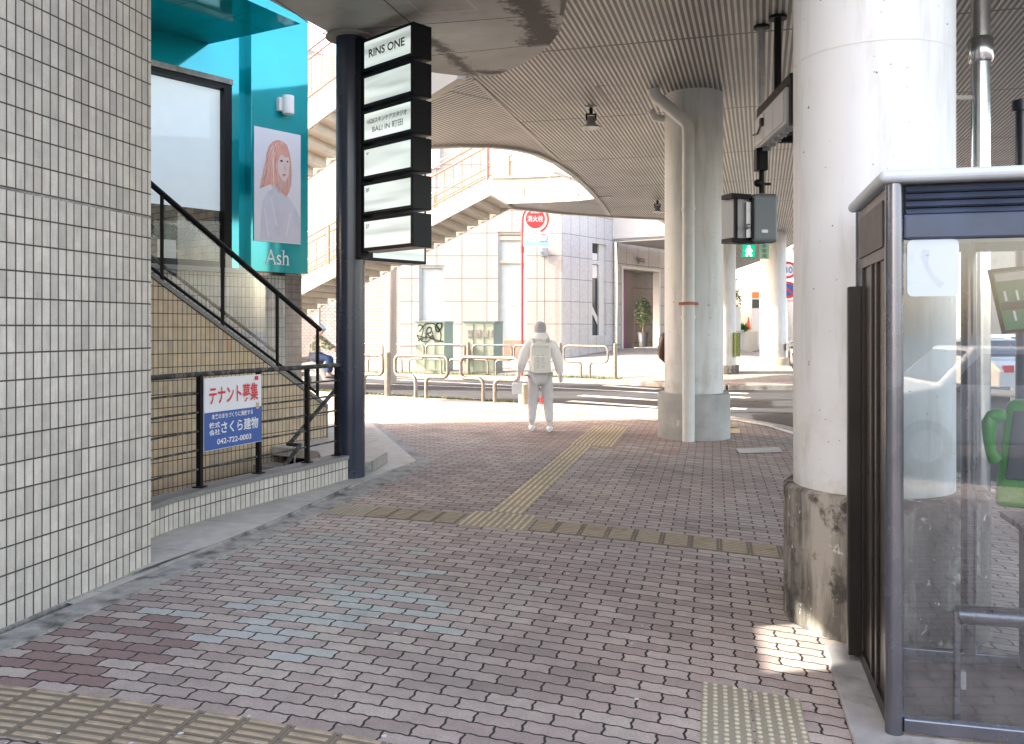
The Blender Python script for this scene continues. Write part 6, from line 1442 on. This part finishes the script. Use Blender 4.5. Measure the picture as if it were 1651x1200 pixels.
wdk = mat('distant_window', (.20, .24, .28), .15, var=.1)
winblock('apartment_block', 'cream block far down the road at the right, seen through the booth', 22, 46, 48, 36, 8, 14, M['cream_paint'], 8, 4, wdk)
winblock('office_block', 'white block at the far end of the covered pavement beyond the columns', 11.4, 62, 17, 66, 8, 9.0, M['white_paint'], 4, 3, wdk)
winblock('tall_building', 'white building with windows beside the deck, behind the big front column', 20, 62, 14.8, 40, 6, 16, M['deckwhite'], 7, 5, wdk)
t = thing('shop_frontage', 'pale shop front with a sloping white fascia between the two far columns', 'shop', (11, 52, .9))
MB().slab((9.2, 45.8), (11.35, 56.2), -.4, .8, 3.2).build('glazed_wall', mat('shop_glass', (.40, .43, .42), .2, var=.15, scale=1), t)
MB().slab((9.3, 45.0), (12.0, 58), .5, 3.4, 6.2, 3.4, 4.9).build('fascia', M['signwhite'], t)
for f_ in (0, .35, .7, 1): q = Vector((9.25, 45.5)).lerp(Vector((11.4, 56)), f_); MB().cyl((q.x, q.y, .8), .12, 2.7, 12).build('pillar', M['white_paint'], t)
dz = .88
t = thing('planter', 'low white planter wall between the far columns', 'planter', (X(1200, 44), 44, dz))
MB().slab((X(1183, 44), 44), (X(1199, 44), 44), .5, dz-.5, Z(532, 44)).slab((X(1199, 44), 44), (X(1222, 49), 49), .5, dz-.5, Z(532, 44)).build('wall', M['white_paint'], t)
def ground_z(D): return .87
leafy('fan_palm', 'green fern-like plant in the planter by the far columns', (X(1199, 44.3), 44.3, Z(536, 44.3)), 60, .75, mat('bright_leaf', (.10, .24, .05), .5, var=.3), pot=False, ph=.0)
pottree('tall leafy shrub beside the left far column', (X(1189, 44), 45.0, dz), 3.4, .45, 500, M['white_plastic'], .6, .25, .14)
q = Vector((X(1212, 44), 44.6, Z(531, 44.6))); t = thing('traffic_cone', 'red cone standing by the planter between the far columns', 'traffic cone', q)
MB().lathe(q, [(.18, 0), (.18, .04), (.11, .05), (.03, .6), (.02, .62)], 16).build('cone', M['cone_red'], t)
t = thing('shop_sign', 'upright shop sign with orange and dark pictures beyond the planter', 'sign', (X(1218, 46), 46, 1)); MB().box((X(1218, 46), 46, Z(498, 46)), (.42, .08, 2.4)).build('board', M['signwhite'], t)
MB().box((X(1218, 46), 45.94, Z(476, 46)), (.34, .02, .3)).build('picture', M['orange'], t); MB().box((X(1218, 46), 45.94, Z(490, 46)), (.36, .02, .45)).build('picture', M['grey_letter'], t)
t = thing('pillar_sign', 'white upright post sign among the plants', 'sign', (X(1191, 43), 43, .9)); MB().box((X(1191, 43), 43.2, Z(514, 43)), (.26, .2, 1.2)).build('post', M['white_plastic'], t)
# bicycles parked by the far right edge
def bicycle(lab, loc):
    b0 = Vector(loc); t = thing('bicycle', lab, 'bicycle', b0, 'bicycles parked behind the big column')
    ax_ = Vector((.25, .97, 0)).normalized(); q = lambda x, z: b0+ax_*x+UP*z
    for dx in (-.5, .5): w_ = MB(); w_.tube([q(dx+.33*math.cos(a), .34+.33*math.sin(a)) for a in (k*.314 for k in range(20))], .018, 6, closed=True); w_.build('wheel', M['tyre'], t)
    MB().tube([q(-.5, .34), q(-.05, .30), q(.38, .78), q(-.18, .75), q(-.05, .30)], .016, 6).tube([q(.5, .34), q(.38, .95)], .016, 6).tube([q(-.18, .75), q(-.5, .34)], .012, 6).build('frame', M['steel_dull'], t)
    MB().box(q(-.2, .86), (.12, .24, .06)).build('saddle', M['tyre'], t); MB().tube([q(.36, .98)+Vector((-.25, 0, 0)), q(.36, .98)+Vector((.25, 0, 0))], .014, 6).build('handlebar', M['steel_dull'], t)
    MB().box(q(.62, .85), (.3, .25, .22)).build('basket', M['steel_dull'], t)
bicycle('nearest bicycle parked at the far pavement beside the big column', (X(1276, 30), 30, .1)); bicycle('bicycle parked behind the nearest one beside the big column', (X(1277, 33), 33, .2))
# left street end behind the teal corner and across the road
winblock('street_building', 'pale building up the street at the far left, behind the fence', -40, 60, -12, 40, 8, 15, M['brick_white'], 8, 5, wdk)
# hill-free horizon: far ground is the road sheet itself; a mid-distance block closes the view on the right
winblock('distant_block', 'grey distant block beyond the road on the right', 30, 90, 80, 70, 10, 18, M['white_paint'], 12, 6, wdk)
for o in list(bpy.data.objects):
    if o.type == 'MESH' and not o.parent and not o.get('label') and not o.get('kind'): o['kind'] = 'structure'
